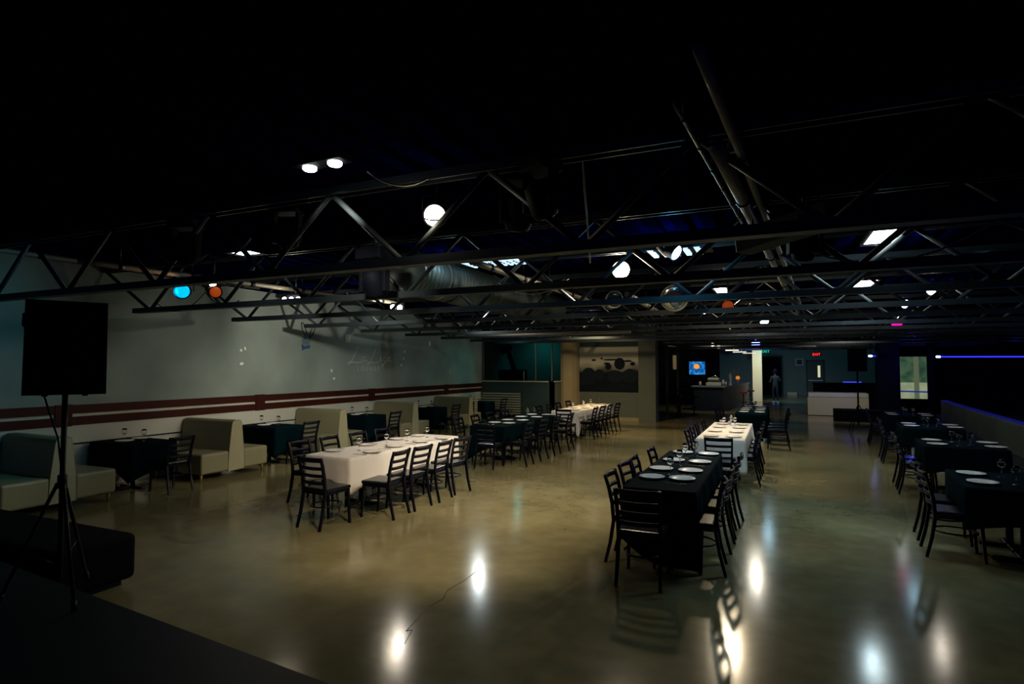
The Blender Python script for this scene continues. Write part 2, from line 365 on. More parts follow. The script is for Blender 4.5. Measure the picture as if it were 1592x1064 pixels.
# ------------------------------------------------ lamps
def aim_mtx(frm, to): return Matrix.Translation(frm) @ (Vector(to)-Vector(frm)).to_track_quat('Z', 'Y').to_matrix().to_4x4()
def par_can(loc, aim, label, lensm, r=.10, body=M_cab, L=.30, top=3.65, guard=False):
    t = thing('par_can', label, 'stage light', loc, 0, 'stage lamps hung from the joists')
    R = aim_mtx((0, 0, 0), Vector(aim)-Vector(loc))
    MB().lathe([(r*.35, -L), (r*.6, -L*.9), (r*.95, -L*.45), (r*.97, 0), (r*1.08, .0), (r*1.08, .02), (r, .02), (r*.9, -.03), (.01, -.035)], 22, R, False).build('can_body', body, t)
    MB().lathe([(r*.92, .0), (r*.85, .012), (r*.5, .02), (.002, .024)], 22, R, False).build('lens', lensm, t)
    c = MB(); side = (R.to_3x3() @ Vector((1, 0, 0))); side.z = 0
    if side.length < .01: side = Vector((1, 0, 0))
    side.normalize(); cc = R @ Vector((0, 0, -L*.4)); s_ = r*1.2
    c.tube([cc+side*s_, cc+side*s_+Vector((0, 0, r*1.7)), cc-side*s_+Vector((0, 0, r*1.7)), cc-side*s_], .009, 5); c.build('yoke', M_blk, t)
    MB().tube([cc+Vector((0, 0, r*1.7)), (cc.x, cc.y, max(top-loc[2], cc.z+r*1.7+.05))], .012, 6).build('hanger', M_blk, t)
    if guard:
        g = MB(); g.tube([R @ Vector((r*.95*math.cos(a), r*.25*math.sin(a)-r*.1, .045)) for a in [PI+PI*k/8 for k in range(9)]], .007, 5)
        g.build('wire_guard', M_blk, t)
    return t
cc = (0, 0, 1.95)
par_can((-2.62, 4.22, 3.25), (-1.0, 1.0, 2.0), 'large round lit lamp with wire guard above the hall', M_lampw, .098, guard=True)
par_can((-1.97, 8.25, 3.36), (-1.2, 5.0, 2.4), 'brightest lamp, glaring can in the ceiling centre', M_lamphot, .12, body=M_steell)
par_can((-1.07, 7.4, 3.38), (1.2, 6.6, 1.9), 'blue-white stage lamp right of the brightest lamp', M_lampb, .10)
par_can((-7.28, 5.30, 2.98), (-4, 2, 2.4), 'cyan-lensed can left of the orange ring lamp', M_cyan, .10)
par_can((-7.10, 5.62, 3.12), (-4, 2, 2.2), 'small warm lamp tucked behind the cyan-lensed can', M_lampw, .05)
par_can((-6.95, 5.55, 2.98), (-3.0, 3.8, 2.3), 'orange ring lamp near the left wall', M_orange, .08)
par_can((-0.2, 20.6, 3.45), (-.1, 10, 2.2), 'small blue-white lamp far down the centre aisle', M_lampb, .14)
par_can((-0.88, 38.5, 3.38), (-.2, 10, 2.5), 'deep blue lamp glowing above the end of the bar', mat('lamp_deep_blue', (0, 0, 0), .5, emit=(.12, .16, 1), es=14), .26)
par_can((2.9, 13.7, 3.46), (1.5, 6, 2.3), 'white starburst lamp right of the second panel light', M_lampw, .10)
par_can((2.96, 16.5, 3.46), (1.5, 8, 2.3), 'small white lamp right of the second panel, upper of a pair', M_lampb, .11)
par_can((3.3, 19.8, 3.45), (1.5, 8, 2.3), 'small greenish lamp just above the magenta lamp', M_lampc, .10)
par_can((2.75, 16.4, 2.99), (0.5, 6, 2.0), 'magenta lamp on the right of the ceiling', M_mag, .12)
par_can((2.8, 10.3, 3.48), (1.0, 4, 2.5), 'small white lamp at the far right of the ceiling', M_lampb, .06)
par_can((-0.66, 10.4, 2.98), (-0.5, 6, 2.0), 'dim orange-gelled can left of the small white lamp', M_orange, .10)
par_can((-1.5, 15.0, 3.3), (-.8, 8, 2.5), 'tiny white lamp left of the bar pendants', M_lampw, .04)
par_can((-1.36, 9.2, 3.02), (-.9, 6, 1.8), 'unlit chrome-faced lamp at ceiling centre', M_chrome, .20, body=M_steell)
par_can((-2.26, 9.0, 3.02), (-1.6, 6, 1.9), 'unlit dark-lensed lamp below the brightest lamp', M_vinyl, .13, body=M_steell)
def multi(loc, pts, label, lensm, r, housing):
    t = thing('flood_light', label, 'floodlight', loc, 0, 'floodlights hung from the joists')
    MB().rbox(*housing, r=.012).build('housing', M_cab, t)
    for p in pts:
        MB().lathe([(r, 0), (r, .012), (.002, .022)], 18, aim_mtx(p, (p[0]+.56*3, p[1]-.8*3, p[2]-.3)), False).build('lens', lensm, t)
    MB().tube([(0, 0, housing[5]), (0, 0, 3.65-loc[2])], .012, 6).build('hanger', M_blk, t)
multi((-6.1, 8.62, 3.02), [(-.055, -.09, 0), (.065, -.05, -.01)], 'twin warm floodlight with starburst glare before the wall', M_lamphot, .045, (-.14, -.04, -.07, .16, .12, .09))
multi((-6.75, 6.82, 3.0), [(-.11, -.12, 0), (0, -.09, 0), (.11, -.06, 0)], 'row of three small warm lamps near the left wall', M_lamphot, .032, (-.17, -.04, -.06, .17, .10, .08))
# twin downlights
t = thing('twin_downlight', 'pair of round white downlights on one black bar', 'ceiling light', (-3.20, 3.48, 3.52), -.03, 'downlights')
MB().rbox(-.25, -.08, .02, .25, .08, .08, .01).build('housing', M_cab, t)
for x in (-.125, .135):
    MB().lathe([(.002, -.014), (.045, -.010), (.055, 0), (.055, .03)], 20, T(x, 0, 0), False).build('lens', M_lampc, t)
MB().tube([(0, 0, .07), (0, 0, .1)], .03).build('hanger', M_blk, t)
def panel(x0, y0, x1, y1, z, label, m=M_lampc, group='panel lights'):
    cx, cy = (x0+x1)/2, (y0+y1)/2; hx, hy = (x1-x0)/2, (y1-y0)/2
    t = thing('panel_light', label, 'ceiling light', (cx, cy, z), 0, group)
    MB().box(-hx-.03, -hy-.03, .01, hx+.03, hy+.03, .022).box(-hx-.03, -hy-.03, -.02, hx+.03, -hy, .01).box(-hx-.03, hy, -.02, hx+.03, hy+.03, .01).box(-hx-.03, -hy, -.02, -hx, hy, .01).box(hx, -hy, -.02, hx+.03, hy, .01).build('housing', M_cab, t)
    MB().box(-hx, -hy, 0, hx, hy, .01).build('diffuser', m, t)
    for sx in (-1, 1): MB().tube([(sx*hx*.8, 0, .02), (sx*hx*.8, 0, 3.65-z)], .006, 5).build('hanger', M_blk, t)
panel(1.06, 7.47, 1.38, 8.34, 3.48, 'largest bright panel light on the right of the ceiling')
panel(1.46, 12.1, 1.78, 13.36, 3.53, 'second bright panel light, just below the largest one')
panel(-1.0, 11.7, -.78, 12.6, 3.48, 'small white panel light left of the panel over the aisle')
panel(-.62, 15.8, -.36, 16.9, 3.48, 'small white panel light nearest the bar side')
panel(-7.25, 12.9, -6.55, 13.12, 3.46, 'long thin white strip light in front of the glass booth')
panel(-6.5, 5.35, -6.1, 5.6, 3.46, 'bluish white light half hidden by cables at upper left')
panel(-8.55, 18.9, -8.1, 19.3, 3.4, 'small white light over the glass booth', )
M_ribglow = mat('deck_rib_glow', (.5, .6, .7), .5, emit=(.55, .8, 1), es=.9)  # glow put into slats that stand for roof ribs catching light
for (x0, x1, y0, n, lb) in ((-4.22, -3.3, 7.45, 9, 'bluish glowing slats standing for lit roof ribs above the spiral duct'), (-1.5, -.75, 7.75, 5, 'pale glowing slats standing for lit roof ribs behind the blue-white lamp')):
    t = thing('glowing_deck_ribs', lb, 'ceiling light', (0, y0, 3.50), 0, 'glowing slats standing for lit roof ribs')
    MB().box(x0-.05, -.05, .03, x1+.05, .6, .08).build('housing', M_cab, t)  # dark backing added behind the slats
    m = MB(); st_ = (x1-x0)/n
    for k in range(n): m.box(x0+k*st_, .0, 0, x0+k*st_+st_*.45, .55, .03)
    m.build('glowing_slats', M_ribglow, t)
# unlit moving heads and cables in the rig
def moving_head(loc, label, s=1, rz=0, tilt=.5):
    t = thing('moving_head', label, 'stage light', loc, rz, 'black moving-head lamps')
    MB().rbox(-.16*s, -.13*s, .22*s, .16*s, .13*s, .34*s, .02).build('base', M_cab, t)
    MB().rbox(-.17*s, -.05, -.12*s, -.13*s, .05, .22*s, .01).build('yoke_arm', M_cab, t); MB().rbox(.13*s, -.05, -.12*s, .17*s, .05, .22*s, .01).build('yoke_arm', M_cab, t)
    h = MB().lathe([(.05*s, .14*s), (.11*s, .10*s), (.12*s, 0), (.12*s, -.12*s), (.10*s, -.17*s), (.09*s, -.17*s)], 18, Matrix.Rotation(tilt, 4, 'X'))
    h.build('head', M_cab, t)
    MB().lathe([(.088*s, -.172*s), (.06*s, -.185*s), (.002, -.19*s)], 18, Matrix.Rotation(tilt, 4, 'X'), False).build('lens', M_vinyl, t)
    MB().tube([(0, 0, .34*s), (0, 0, 3.65-loc[2])], .02).build('hanger', M_blk, t)
moving_head((-4.2, 5.45, 2.95), 'black moving head hung left of the twin floodlight', 1.1)
moving_head((-1.95, 4.5, 3.3), 'black moving head right of the round wire-guard lamp', 1.0, .6)
moving_head((-1.6, 4.1, 3.25), 'black moving head near the hanging rod', .9, -.4)
moving_head((-4.6, 4.5, 3.35), 'black moving head behind the first joist, below twin downlight', .9, .3)
moving_head((.3, 5.95, 3.1), 'black moving head beside the tan pipes', .9, .3)
moving_head((-5.6, 4.1, 3.2), 'black moving head below the twin downlights', .9, .3)
t = thing('hanging_loudspeaker', 'long black loudspeaker box hung beside the tan ceiling pipes', 'loudspeaker', (.12, 5.55, 3.15), -.55, 'hung gear')
MB().rbox(-.42, -.11, -.10, .42, .11, .10, .012, Matrix.Rotation(-.12, 4, 'Y')).build('cabinet', M_deckbox if 'M_deckbox' in globals() else mat('box_grey_black', (.02, .024, .024), .6), t)
MB().lathe([(.065, 0), (.06, .008), (.03, .002), (.002, .002)], 20, T(.25, -.112, .03, rx=PI/2), False).build('driver', M_cab, t)
for x in (-.3, .3): MB().tube([(x, 0, .05), (x, 0, .5)], .008, 6).build('hanger', M_blk, t)
t = thing('cone_cap', 'small grey cone cap hanging high over the middle aisle', 'ceiling fitting', (-.22, 4.22, 3.45))
MB().lathe([(.055, -.02), (.05, -.03), (.055, -.015), (.03, .06), (.008, .11)], 10).build('cone', mat('cone_grey', (.12, .15, .13), .5), t); MB().tube([(0, 0, .1), (0, 0, .2)], .006, 6).build('hanger', M_blk, t)
def cable(pts, r, m, label):
    mb = MB(); P = []
    for i in range(len(pts)-1):
        a, b = Vector(pts[i]), Vector(pts[i+1]); sag = (a-b).length*.18
        for k in range(8):
            u = k/8; p = a.lerp(b, u); p.z -= sag*4*u*(1-u); P.append(p)
    P.append(Vector(pts[-1])); tag(mb.tube(P, r, 6).build('hanging_cable', m), label, 'cable', 'loose cables in the ceiling')
cable([(-5.9, 4.0, 3.15), (-5.2, 4.05, 3.1), (-4.6, 4.05, 3.2)], .010, M_steell, 'pale cable looping under the bluish light')
cable([(-2.9, 3.66, 3.5), (-2.55, 4.0, 3.5)], .008, M_steell, 'small cable loop over the round wire-guard lamp')
cable([(.1, 5.9, 3.15), (1.7, 5.9, 3.15), (3.2, 5.9, 3.3)], .009, M_steell, 'cable sagging under the largest panel light')
cable([(-3.7, 7.76, 3.2), (-2.6, 7.76, 3.2)], .008, M_steell, 'cable sagging between pipes right of the duct')
cable([(-8.7, 5.9, 2.95), (-7.6, 5.9, 3.05), (-6.9, 5.9, 2.9)], .007, M_blk, 'thin black cable tied along the second joist')
o = MB().tube([(-1.62, 5.5, 2.98), (-1.40, 4.6, 3.45), (-1.30, 4.2, 3.8)], .010, 6).build('hanging_rod', M_steell); tag(o, 'thin slanted hanging rod left of the blue-white lamp', 'rod')

# ------------------------------------------------ chair prototype
def make_chair():
    t = thing('ladder_back_chair', '', 'chair')
    MB().rbox(-.205, -.19, .43, .205, .21, .475, .02).build('seat', M_vinyl, t)
    MB().box(-.19, -.18, .40, .19, .19, .432).build('seat_frame', M_blk, t)
    for s in (-1, 1):
        P = [(s*.195, -.285, 0), (s*.19, -.235, .2), (s*.187, -.20, .42), (s*.19, -.215, .6), (s*.195, -.25, .76), (s*.198, -.285, .865)]
        MB().tube(P, [.019, .021, .023, .022, .021, .019], 4).build('rear_leg', M_blk, t)
        MB().tube([(s*.19, .20, 0), (s*.18, .175, .43)], [.018, .022], 4).build('front_leg', M_blk, t)
    for z, dy, h in ((.835, -.275, .028), (.73, -.245, .019), (.64, -.225, .019), (.55, -.21, .019)):
        n = 8; vs = []; 
        for i in range(n+1):
            x = -.185+.37*i/n; y = dy-.035*(1-(x/.185)**2)
            vs += [(x, y-.008, z-h), (x, y+.008, z-h), (x, y+.008, z+h), (x, y-.008, z+h)]
        fs = [(4*i+a, 4*i+(a+1) % 4, 4*i+4+(a+1) % 4, 4*i+4+a) for i in range(n) for a in range(4)]+[(3, 2, 1, 0), (4*n, 4*n+1, 4*n+2, 4*n+3)]
        MB().add(vs, fs, True).build('back_slat', M_blk, t)
    P = [(.178*math.cos(a), -.01+.19*math.sin(a), .25) for a in [2*PI*k/28 for k in range(28)]]
    MB().tube(P, .010, 6, True).build('ring_stretcher', M_blk, t)
    return t
chair0 = make_chair(); used = [False]
def chair(x, y, face, label, group, z=0):
    """face: direction the sitter faces, degrees (0=+X, 90=+Y)"""
    rz = math.radians(face-90)
    if not used[0]:
        used[0] = True; chair0.location = (x, y, z); chair0.rotation_euler = (0, 0, rz); chair0['label'] = label; chair0['group'] = group
        KID(chair0); return chair0
    return dup(chair0, (x, y, z), rz, label, group)
ORD = ['nearest', 'second nearest', 'third nearest', 'fourth nearest', 'fifth']

# ------------------------------------------------ tableware prototypes
def make_plate():
    o = MB().lathe([(.002, .006), (.075, .006), (.095, .012), (.135, .022), (.137, .019), (.098, .006), (.08, 0), (.002, 0)][::-1], 28, None, False).build('dinner_plate', M_plate)
    return tag(o, '', 'plate')
def make_glass():
    t = thing('wine_glass', '', 'glass')
    MB().lathe([(.002, .002), (.032, .002), (.034, 0), (.002, 0)], 20, None, False).lathe([(.006, .002), (.0035, .02), (.0035, .085), (.008, .092)], 10).build('stem', M_glass, t)
    MB().lathe([(.008, .090), (.028, .105), (.038, .130), (.038, .155), (.031, .190), (.029, .190), (.036, .155), (.036, .131), (.026, .107), (.004, .095)], 20, None, False).build('bowl', M_glass, t)
    return t
plate0 = make_plate(); glass0 = make_glass(); pu = [0]; gu = [0]
def plate(x, y, z, label, group):
    if not pu[0]: pu[0] = 1; o = plate0
    else: o = plate0.copy(); COL.objects.link(o)
    o.location = (x, y, z); o['label'] = label; o['group'] = group; return o
def glass(x, y, z, label, group):
    if not gu[0]:
        gu[0] = 1; glass0.location = (x, y, z); glass0['label'] = label; glass0['group'] = group; KID(glass0); return
    dup(glass0, (x, y, z), random.uniform(0, 6), label, group)
def make_fork():
    m = MB().box(-.003, -.10, 0, .003, .03, .002).box(-.011, .03, 0, .011, .05, .002)
    for k in range(4): m.box(-.011+k*.0065, .05, 0, -.0085+k*.0065, .09, .002)
    return tag(m.build('fork', M_steelc), '', 'fork')
def make_knife():
    m = MB().rbox(-.006, -.11, 0, .006, -.01, .005, .002).box(-.007, -.01, .001, .008, .10, .003)
    return tag(m.build('knife', M_steelc), '', 'knife')
fork0 = make_fork(); knife0 = make_knife(); fk = [0, 0]
def cutlery(x, y, z, rz, label, group):
    for j, (p, dx) in enumerate(((fork0, -.0), (knife0, .03))):
        if not fk[j]: fk[j] = 1; o = p
        else: o = p.copy(); COL.objects.link(o)
        o.location = (x+dx*math.cos(rz), y+dx*math.sin(rz), z); o.rotation_euler = (0, 0, rz)
        o['label'] = 'steel '+['fork', 'knife'][j]+' '+label; o['group'] = ['forks ', 'knives '][j]+group

# ------------------------------------------------ tables and cloths
def table(x0, y0, x1, y1, label, group, rz=0, z=.75, npost=2, along='y'):
    cx, cy = (x0+x1)/2, (y0+y1)/2; hx, hy = (x1-x0)/2, (y1-y0)/2
    t = thing('pedestal_table', label, 'table', (cx, cy, 0), rz, group)
    MB().box(-hx+.012, -hy+.012, z-.035, hx-.012, hy-.012, z-.002).build('tabletop', M_blk, t)
    for k in range(npost):
        d = (-1+2*(k+.5)/npost)
        px, py = (0, d*hy) if along == 'y' else (d*hx, 0)
        po = MB().tube([(px, py, .03), (px, py, z-.04)], .035, 12).build('post', M_blk, t)
        MB().rbox(px-.27, py-.035, 0, px+.27, py+.035, .04, .012).rbox(px-.035, py-.27, 0, px+.035, py+.27, .04, .012).build('base', M_blk, po)
    return t
def cloth(x0, y0, x1, y1, drops, corners, m, label, group, rz=0, z=.752, seed=1, out=.02, amp=.02):
    """drops: near, right, far, left hem drop; corners: extra drop at nearR, farR, farL, nearL"""
    rnd = random.Random(seed); cx, cy = (x0+x1)/2, (y0+y1)/2; hx, hy = (x1-x0)/2, (y1-y0)/2
    cs = [(-hx, -hy), (hx, -hy), (hx, hy), (-hx, hy)]     # nearL nearR farR farL
    per = []
    for s in range(4):
        a, b = cs[s], cs[(s+1) % 4]; L = math.hypot(b[0]-a[0], b[1]-a[1]); n = max(10, int(L/.045))
        for i in range(n):
            u = i/n; per.append((a[0]+(b[0]-a[0])*u, a[1]+(b[1]-a[1])*u, s, u, L))
    nor = [(0, -1), (1, 0), (0, 1), (-1, 0)]
    dr = drops; cr = [corners[3], corners[0], corners[1], corners[2]]   # by corner index of cs
    rows = 9; vs = []; ph = [rnd.uniform(0, 6) for _ in range(8)]
    N = len(per)
    for r in range(rows+1):
        f = r/rows
        for (x, y, s, u, L) in per:
            dL, dR = u*L, (1-u)*L
            ca, cb = cr[s], cr[(s+1) % 4]
            wa, wb = math.exp(-(dL/.22)**1.5), math.exp(-(dR/.22)**1.5)
            prevd, nextd = dr[(s-1) % 4], dr[(s+1) % 4]
            d = dr[s]
            # blend of hem height to the neighbour at the corner
            d = d*(1-.5*wa-.5*wb)+.5*wa*prevd+.5*wb*nextd+ca*wa+cb*wb
            nx, ny = nor[s]
            if wa > .02: 
                px_, py_ = nor[(s-1) % 4]; nx += px_*wa; ny += py_*wa
            if wb > .02:
                px_, py_ = nor[(s+1) % 4]; nx += px_*wb; ny += py_*wb
            l = math.hypot(nx, ny); nx /= l; ny /= l
            wav = math.sin(dL*9+ph[s])*.6+math.sin(dL*17+ph[s+4])*.4
            o_ = f**.6*out+f*amp*wav*(1-.4*max(wa, wb))+.05*f*max(wa*(ca > .1), wb*(cb > .1))
            o_ = max(o_, .006)
            hem = d*f*(1+.04*math.sin(dL*5+ph[s])*f)
            zz = z-hem
            if r == 0: vs.append((x, y, z))
            else: vs.append((x+nx*o_, y+ny*o_, max(zz, .006)))
    fs = []
    for r in range(rows):
        for i in range(N):
            j = (i+1) % N; fs.append((r*N+j, r*N+i, (r+1)*N+i, (r+1)*N+j))
    fs.append(tuple(range(N)))
    mb = MB().add(vs, fs, True); mb.sm[-1] = False
    o = mb.build('tablecloth', m); o.location = (cx, cy, 0); o.rotation_euler = (0, 0, rz)
    so = o.modifiers.new('thick', 'SOLIDIFY'); so.thickness = .002; so.offset = 1
    return tag(o, label, 'tablecloth', group)
PZ = .756
def place(x, y, z, n, lab, cut=False): pass

tables = {
 'T1': dict(b=(-5.80, 6.12, -5.03, 8.85), c='white', rz=-.03, nm='white table beside the booths', drops=(.30, .36, .30, .30), cor=(.12, .05, .05, .05)),
 'T2': dict(b=(-5.66, 10.55, -4.90, 13.65), c='black', rz=.0, nm='left-row black table', drops=(.42, .30, .3, .3), cor=(.1, .05, .05, .32)),
 'T3': dict(b=(-5.52, 15.0, -4.78, 18.7), c='white', rz=-.01, nm='white table before the mural', drops=(.16, .28, .3, .28), cor=(.50, .05, .05, .05)),
 'T4': dict(b=(-1.37, 5.80, -.67, 8.55), c='black', rz=-.01, nm='nearest black table', drops=(.73, .26, .3, .26), cor=(.25, .05, .05, .0)),
 'T5': dict(b=(-1.17, 10.15, -.42, 13.35), c='white', rz=-.01, nm='middle-row white table', drops=(.50, .26, .3, .26), cor=(.15, .12, .05, .05)),
 'T6': dict(b=(-.88, 16.2, -.12, 19.35), c='black', rz=-.01, nm='farthest black table', drops=(.6, .5, .3, .29), cor=(.05, .05, .05, .05)),
}
for k, d in tables.items():
    b = d['b']; wm = M_white if d['c'] == 'white' else M_black
    table(*b, 'long pedestal table under the cloth of the '+d['nm'], 'long dining tables', d['rz'])
    cloth(*b, d['drops'], d['cor'], wm, '%s tablecloth draped over the %s' % (d['c'], d['nm']), 'tablecloths on long tables', d['rz'], seed=hash(k) % 100 if False else int(k[1])*7)
def seats(key, side, pts, grp=None):
    d = tables[key]; sd = {'R': 'right side', 'L': 'left side'}[side]
    for i, (x, y, a) in enumerate(pts):
        chair(x, y, (180 if side == 'R' else 0)+a, '%s ladder-back chair along the %s of the %s' % (ORD[i], sd, d['nm']), 'chairs around the '+d['nm'])
def endchair(key, x, y, a=90):
    chair(x, y, a, 'ladder-back chair at the near end of the '+tables[key]['nm'], 'chairs around the '+tables[key]['nm'])
# T1
endchair('T1', -5.08, 5.70, 84)
seats('T1', 'R', [(-4.72, 6.36, 4), (-4.70, 6.88, -3), (-4.68, 7.42, 3), (-4.68, 7.99, -8)])
seats('T1', 'L', [(-6.10, 6.55, 0), (-6.10, 7.2, 3), (-6.08, 7.85, 0), (-6.05, 8.45, -2)])
endchair('T2', -5.05, 10.2, 92)
seats('T2', 'R', [(-4.68, 10.68, 2), (-4.66, 11.45, -3), (-4.66, 12.25, 0), (-4.62, 13.1, 2)])
seats('T2', 'L', [(-5.92, 10.95, 0), (-5.92, 11.75, 3), (-5.92, 12.5, 0), (-5.9, 13.3, -2)])
endchair('T3', -4.92, 14.45, 92)
seats('T3', 'R', [(-4.66, 15.35, 2), (-4.64, 16.05, -3), (-4.6, 16.7, 0), (-4.55, 17.45, -5)])
seats('T3', 'L', [(-5.76, 15.3, 0), (-5.76, 16.1, 3), (-5.76, 16.9, 0), (-5.74, 17.8, -2)])
endchair('T4', -1.11, 5.46, 90)
seats('T4', 'R', [(-.72, 5.98, 3), (-.70, 6.72, -2), (-.70, 7.28, 2), (-.66, 7.80, -3)])
seats('T4', 'L', [(-1.27, 5.95, 0), (-1.28, 6.6, -4), (-1.27, 7.08, 2), (-1.22, 7.90, 0)])
endchair('T5', -.78, 9.75, 92)
seats('T5', 'R', [(-.50, 10.55, 3), (-.48, 11.25, -2), (-.46, 11.9, 2), (-.46, 12.6, -3)])
seats('T5', 'L', [(-1.10, 10.5, 0), (-1.09, 11.1, 0), (-1.08, 11.75, 2), (-1.05, 12.6, 0)])
seats('T6', 'R', [(.08, 15.25, 0), (.08, 16.1, 0), (.1, 16.9, 2)])
seats('T6', 'L', [(-1.15, 16.6, 0), (-1.13, 17.4, 0), (-1.12, 18.3, 2)])
# plates
PL = {
 'T1': ([(-5.69, 6.54), (-5.64, 7.22), (-5.66, 8.0), (-5.60, 8.54)], [(-5.13, 6.66), (-5.17, 7.26), (-5.11, 7.86), (-5.04, 8.4)]),
 'T2': ([(-5.42, 11.18), (-5.42, 11.86), (-5.48, 12.74), (-5.49, 13.46)], [(-5.08, 11.17), (-5.08, 11.9), (-5.10, 12.79), (-5.12, 13.55)]),
 'T3': ([(-5.33, 15.35), (-5.34, 16.3), (-5.34, 17.2), (-5.33, 18.1)], [(-4.97, 15.4), (-4.97, 16.3), (-4.96, 17.2), (-4.95, 18.1)]),
 'T4': ([(-1.20, 6.37), (-1.20, 6.94), (-1.16, 7.63), (-1.15, 8.38)], [(-.89, 6.40), (-.87, 6.93), (-.84, 7.61), (-.81, 8.35)]),
 'T5': ([(-.98, 10.6), (-.98, 11.4), (-.97, 12.2), (-.95, 12.9)], [(-.61, 10.6), (-.61, 11.4), (-.6, 12.2), (-.59, 12.9)]),
 'T6': ([(-.70, 16.6), (-.70, 17.4), (-.69, 18.1), (-.68, 18.9)], [(-.31, 16.6), (-.31, 17.4), (-.3, 18.1), (-.29, 18.9)]),
}
for k, (A, B) in PL.items():
    nm = tables[k]['nm']
    for sd, arr in (('left', A), ('right', B)):
        for i, (x, y) in enumerate(arr):
            plate(x, y, PZ, '%s white plate on the %s side of the %s' % (ORD[i], sd, nm), 'plates on the '+nm)
    # glasses between the two rows
    gx = {'T1': -5.42, 'T2': -5.36, 'T3': -5.2, 'T4': -1.06, 'T5': -.80, 'T6': -.5}[k]
    GY = {'T1': [6.75, 7.35, 7.95, 8.45], 'T2': [11.5, 12.2, 13.1, 13.55], 'T3': [15.9, 16.8, 17.7, 18.5], 'T4': [6.72, 7.3, 7.95, 8.2], 'T5': [12.45, 12.75, 12.55, 13.05], 'T6': [17.0, 17.3, 17.8, 18.5]}[k]
    off = [-.02, .02, -.02, .05] if k != 'T5' else [-.10, .02, .10, .0]
    if k in ('T2',): off = [-.16, -.12, -.1, -.1]
    if k == 'T4': off = [.0, .02, -.0, .10]
    for i, y in enumerate(GY):
        glass(gx+off[i], y, PZ-.002, '%s stemmed clear glass on the %s' % (ORD[i], nm), 'glasses on the '+nm)
    if k in ('T1', 'T4'):
        for i, (x, y) in enumerate(B):
            cutlery(x-.02, y-.22, PZ-.002, -PI/2+.1, 'before the %s right-hand plate of the %s' % (ORD[i], nm), 'on the '+nm)
# small candle cups on the middle white table
for i, (x, y, lb) in enumerate(((-1.0, 13.1, 'left'), (-.82, 12.95, 'right'))):
    t = thing('candle_cup', 'small pale glass cup at the far end of the middle white table, %s one' % lb, 'cup', (x, y, PZ-.003), 0, 'cups on the middle white table')
    MB().lathe([(.03, 0), (.04, .07), (.036, .07), (.028, .006), (.002, .006)], 16, None, False).build('cup_body', mat('frosted_cup', (.75, .65, .8), .4, trans=.4), t)
    MB().lathe([(.025, .007), (.025, .045)], 14).build('candle', M_white, t)

# ------------------------------------------------ booths on the left wall
def booth(y, label):
    t = thing('booth_bench', label, 'booth', (-10.04, y, 0), 0, 'back-to-back booths along the left wall')
    W = 1.28
    # backrest, tapering upward with rolled top
    prof = [(-.17, .12), (.17, .12), (.155, .45), (.105, .92), (.09, .975), (.055, 1.0), (-.055, 1.0), (-.09, .975), (-.105, .92), (-.155, .45)]
    k = len(prof); vs = [(0, a, b) for a, b in prof]+[(W-.012, a, b) for a, b in prof]
    MB().add(vs, [tuple(range(k))[::-1], tuple(range(k, 2*k))]+[(i, (i+1) % k, k+(i+1) % k, k+i) for i in range(k)]).build('backrest', M_booth, t)
    pr2 = [(a*.985, b*.99+.003) for a, b in prof]; vs = [(W-.012, a, b) for a, b in pr2]+[(W, a, b) for a, b in pr2]
    MB().add(vs, [tuple(range(k))[::-1], tuple(range(k, 2*k))]+[(i, (i+1) % k, k+(i+1) % k, k+i) for i in range(k)]).build('side_panel', M_boothl, t)
    e = MB(); e.tube([(W-.004, a, b) for a, b in prof[1:]+prof[:1]], .006, 5); e.build('piping', M_booth, t)
    for s in (-1, 1):
        y0, y1 = (s*.155, s*.70) if s > 0 else (-.70, -.155)
        MB().rbox(0, y0, .40 if False else .13, W, y1, .475, .035).build('seat', M_booth, t)
        for x in (.08, W-.08):
            MB().tube([(x, s*.64, 0), (x, s*.64, .14)], [.016, .026], 10).build('leg', M_gold, t)
    return t
BY = [4.72, 7.50, 10.32, 13.2, 16.35]
for i, y in enumerate(BY):
    booth(y, ['olive vinyl booth bench behind the loudspeaker stand', 'olive booth bench second from the left, dark back', 'olive booth bench third from the left, beside the near white table', 'olive booth bench fourth from the left', 'olive booth bench at the far end, by the slatted panel'][i])
TY = [6.12, 8.92, 11.78, 14.8, 18.1]
for i, y in enumerate(TY):
    nm = ['leftmost booth table', 'second booth table from left', 'third booth table from left', 'fourth booth table from left', 'booth table before the glass booth'][i]
    b = (-10.0, y-.36, -8.95, y+.36)
    table(*b, 'small pedestal table under the cloth of the '+nm, 'booth tables', npost=1)
    cloth(*b, (.42, .40, .42, .40), (.16, .1, .0, .0), M_black, 'black tablecloth draped over the '+nm, 'black cloths on booth tables', seed=40+i)
    plate(-9.5, y-.13, PZ, 'white plate on the near side of the '+nm, 'plates on the booth tables')
    plate(-9.62, y+.2, PZ, 'white plate on the far side of the '+nm, 'plates on the booth tables')
    glass(-9.72, y-.0, PZ-.002, 'clear glass on the wall side of the '+nm, 'glasses on the booth tables')
    glass(-9.3, y+.05, PZ-.002, 'clear glass on the aisle side of the '+nm, 'glasses on the booth tables')
    chair(-8.72, y+.1, 178, 'black ladder-back chair at the aisle end of the '+nm, 'chairs at the booth tables')

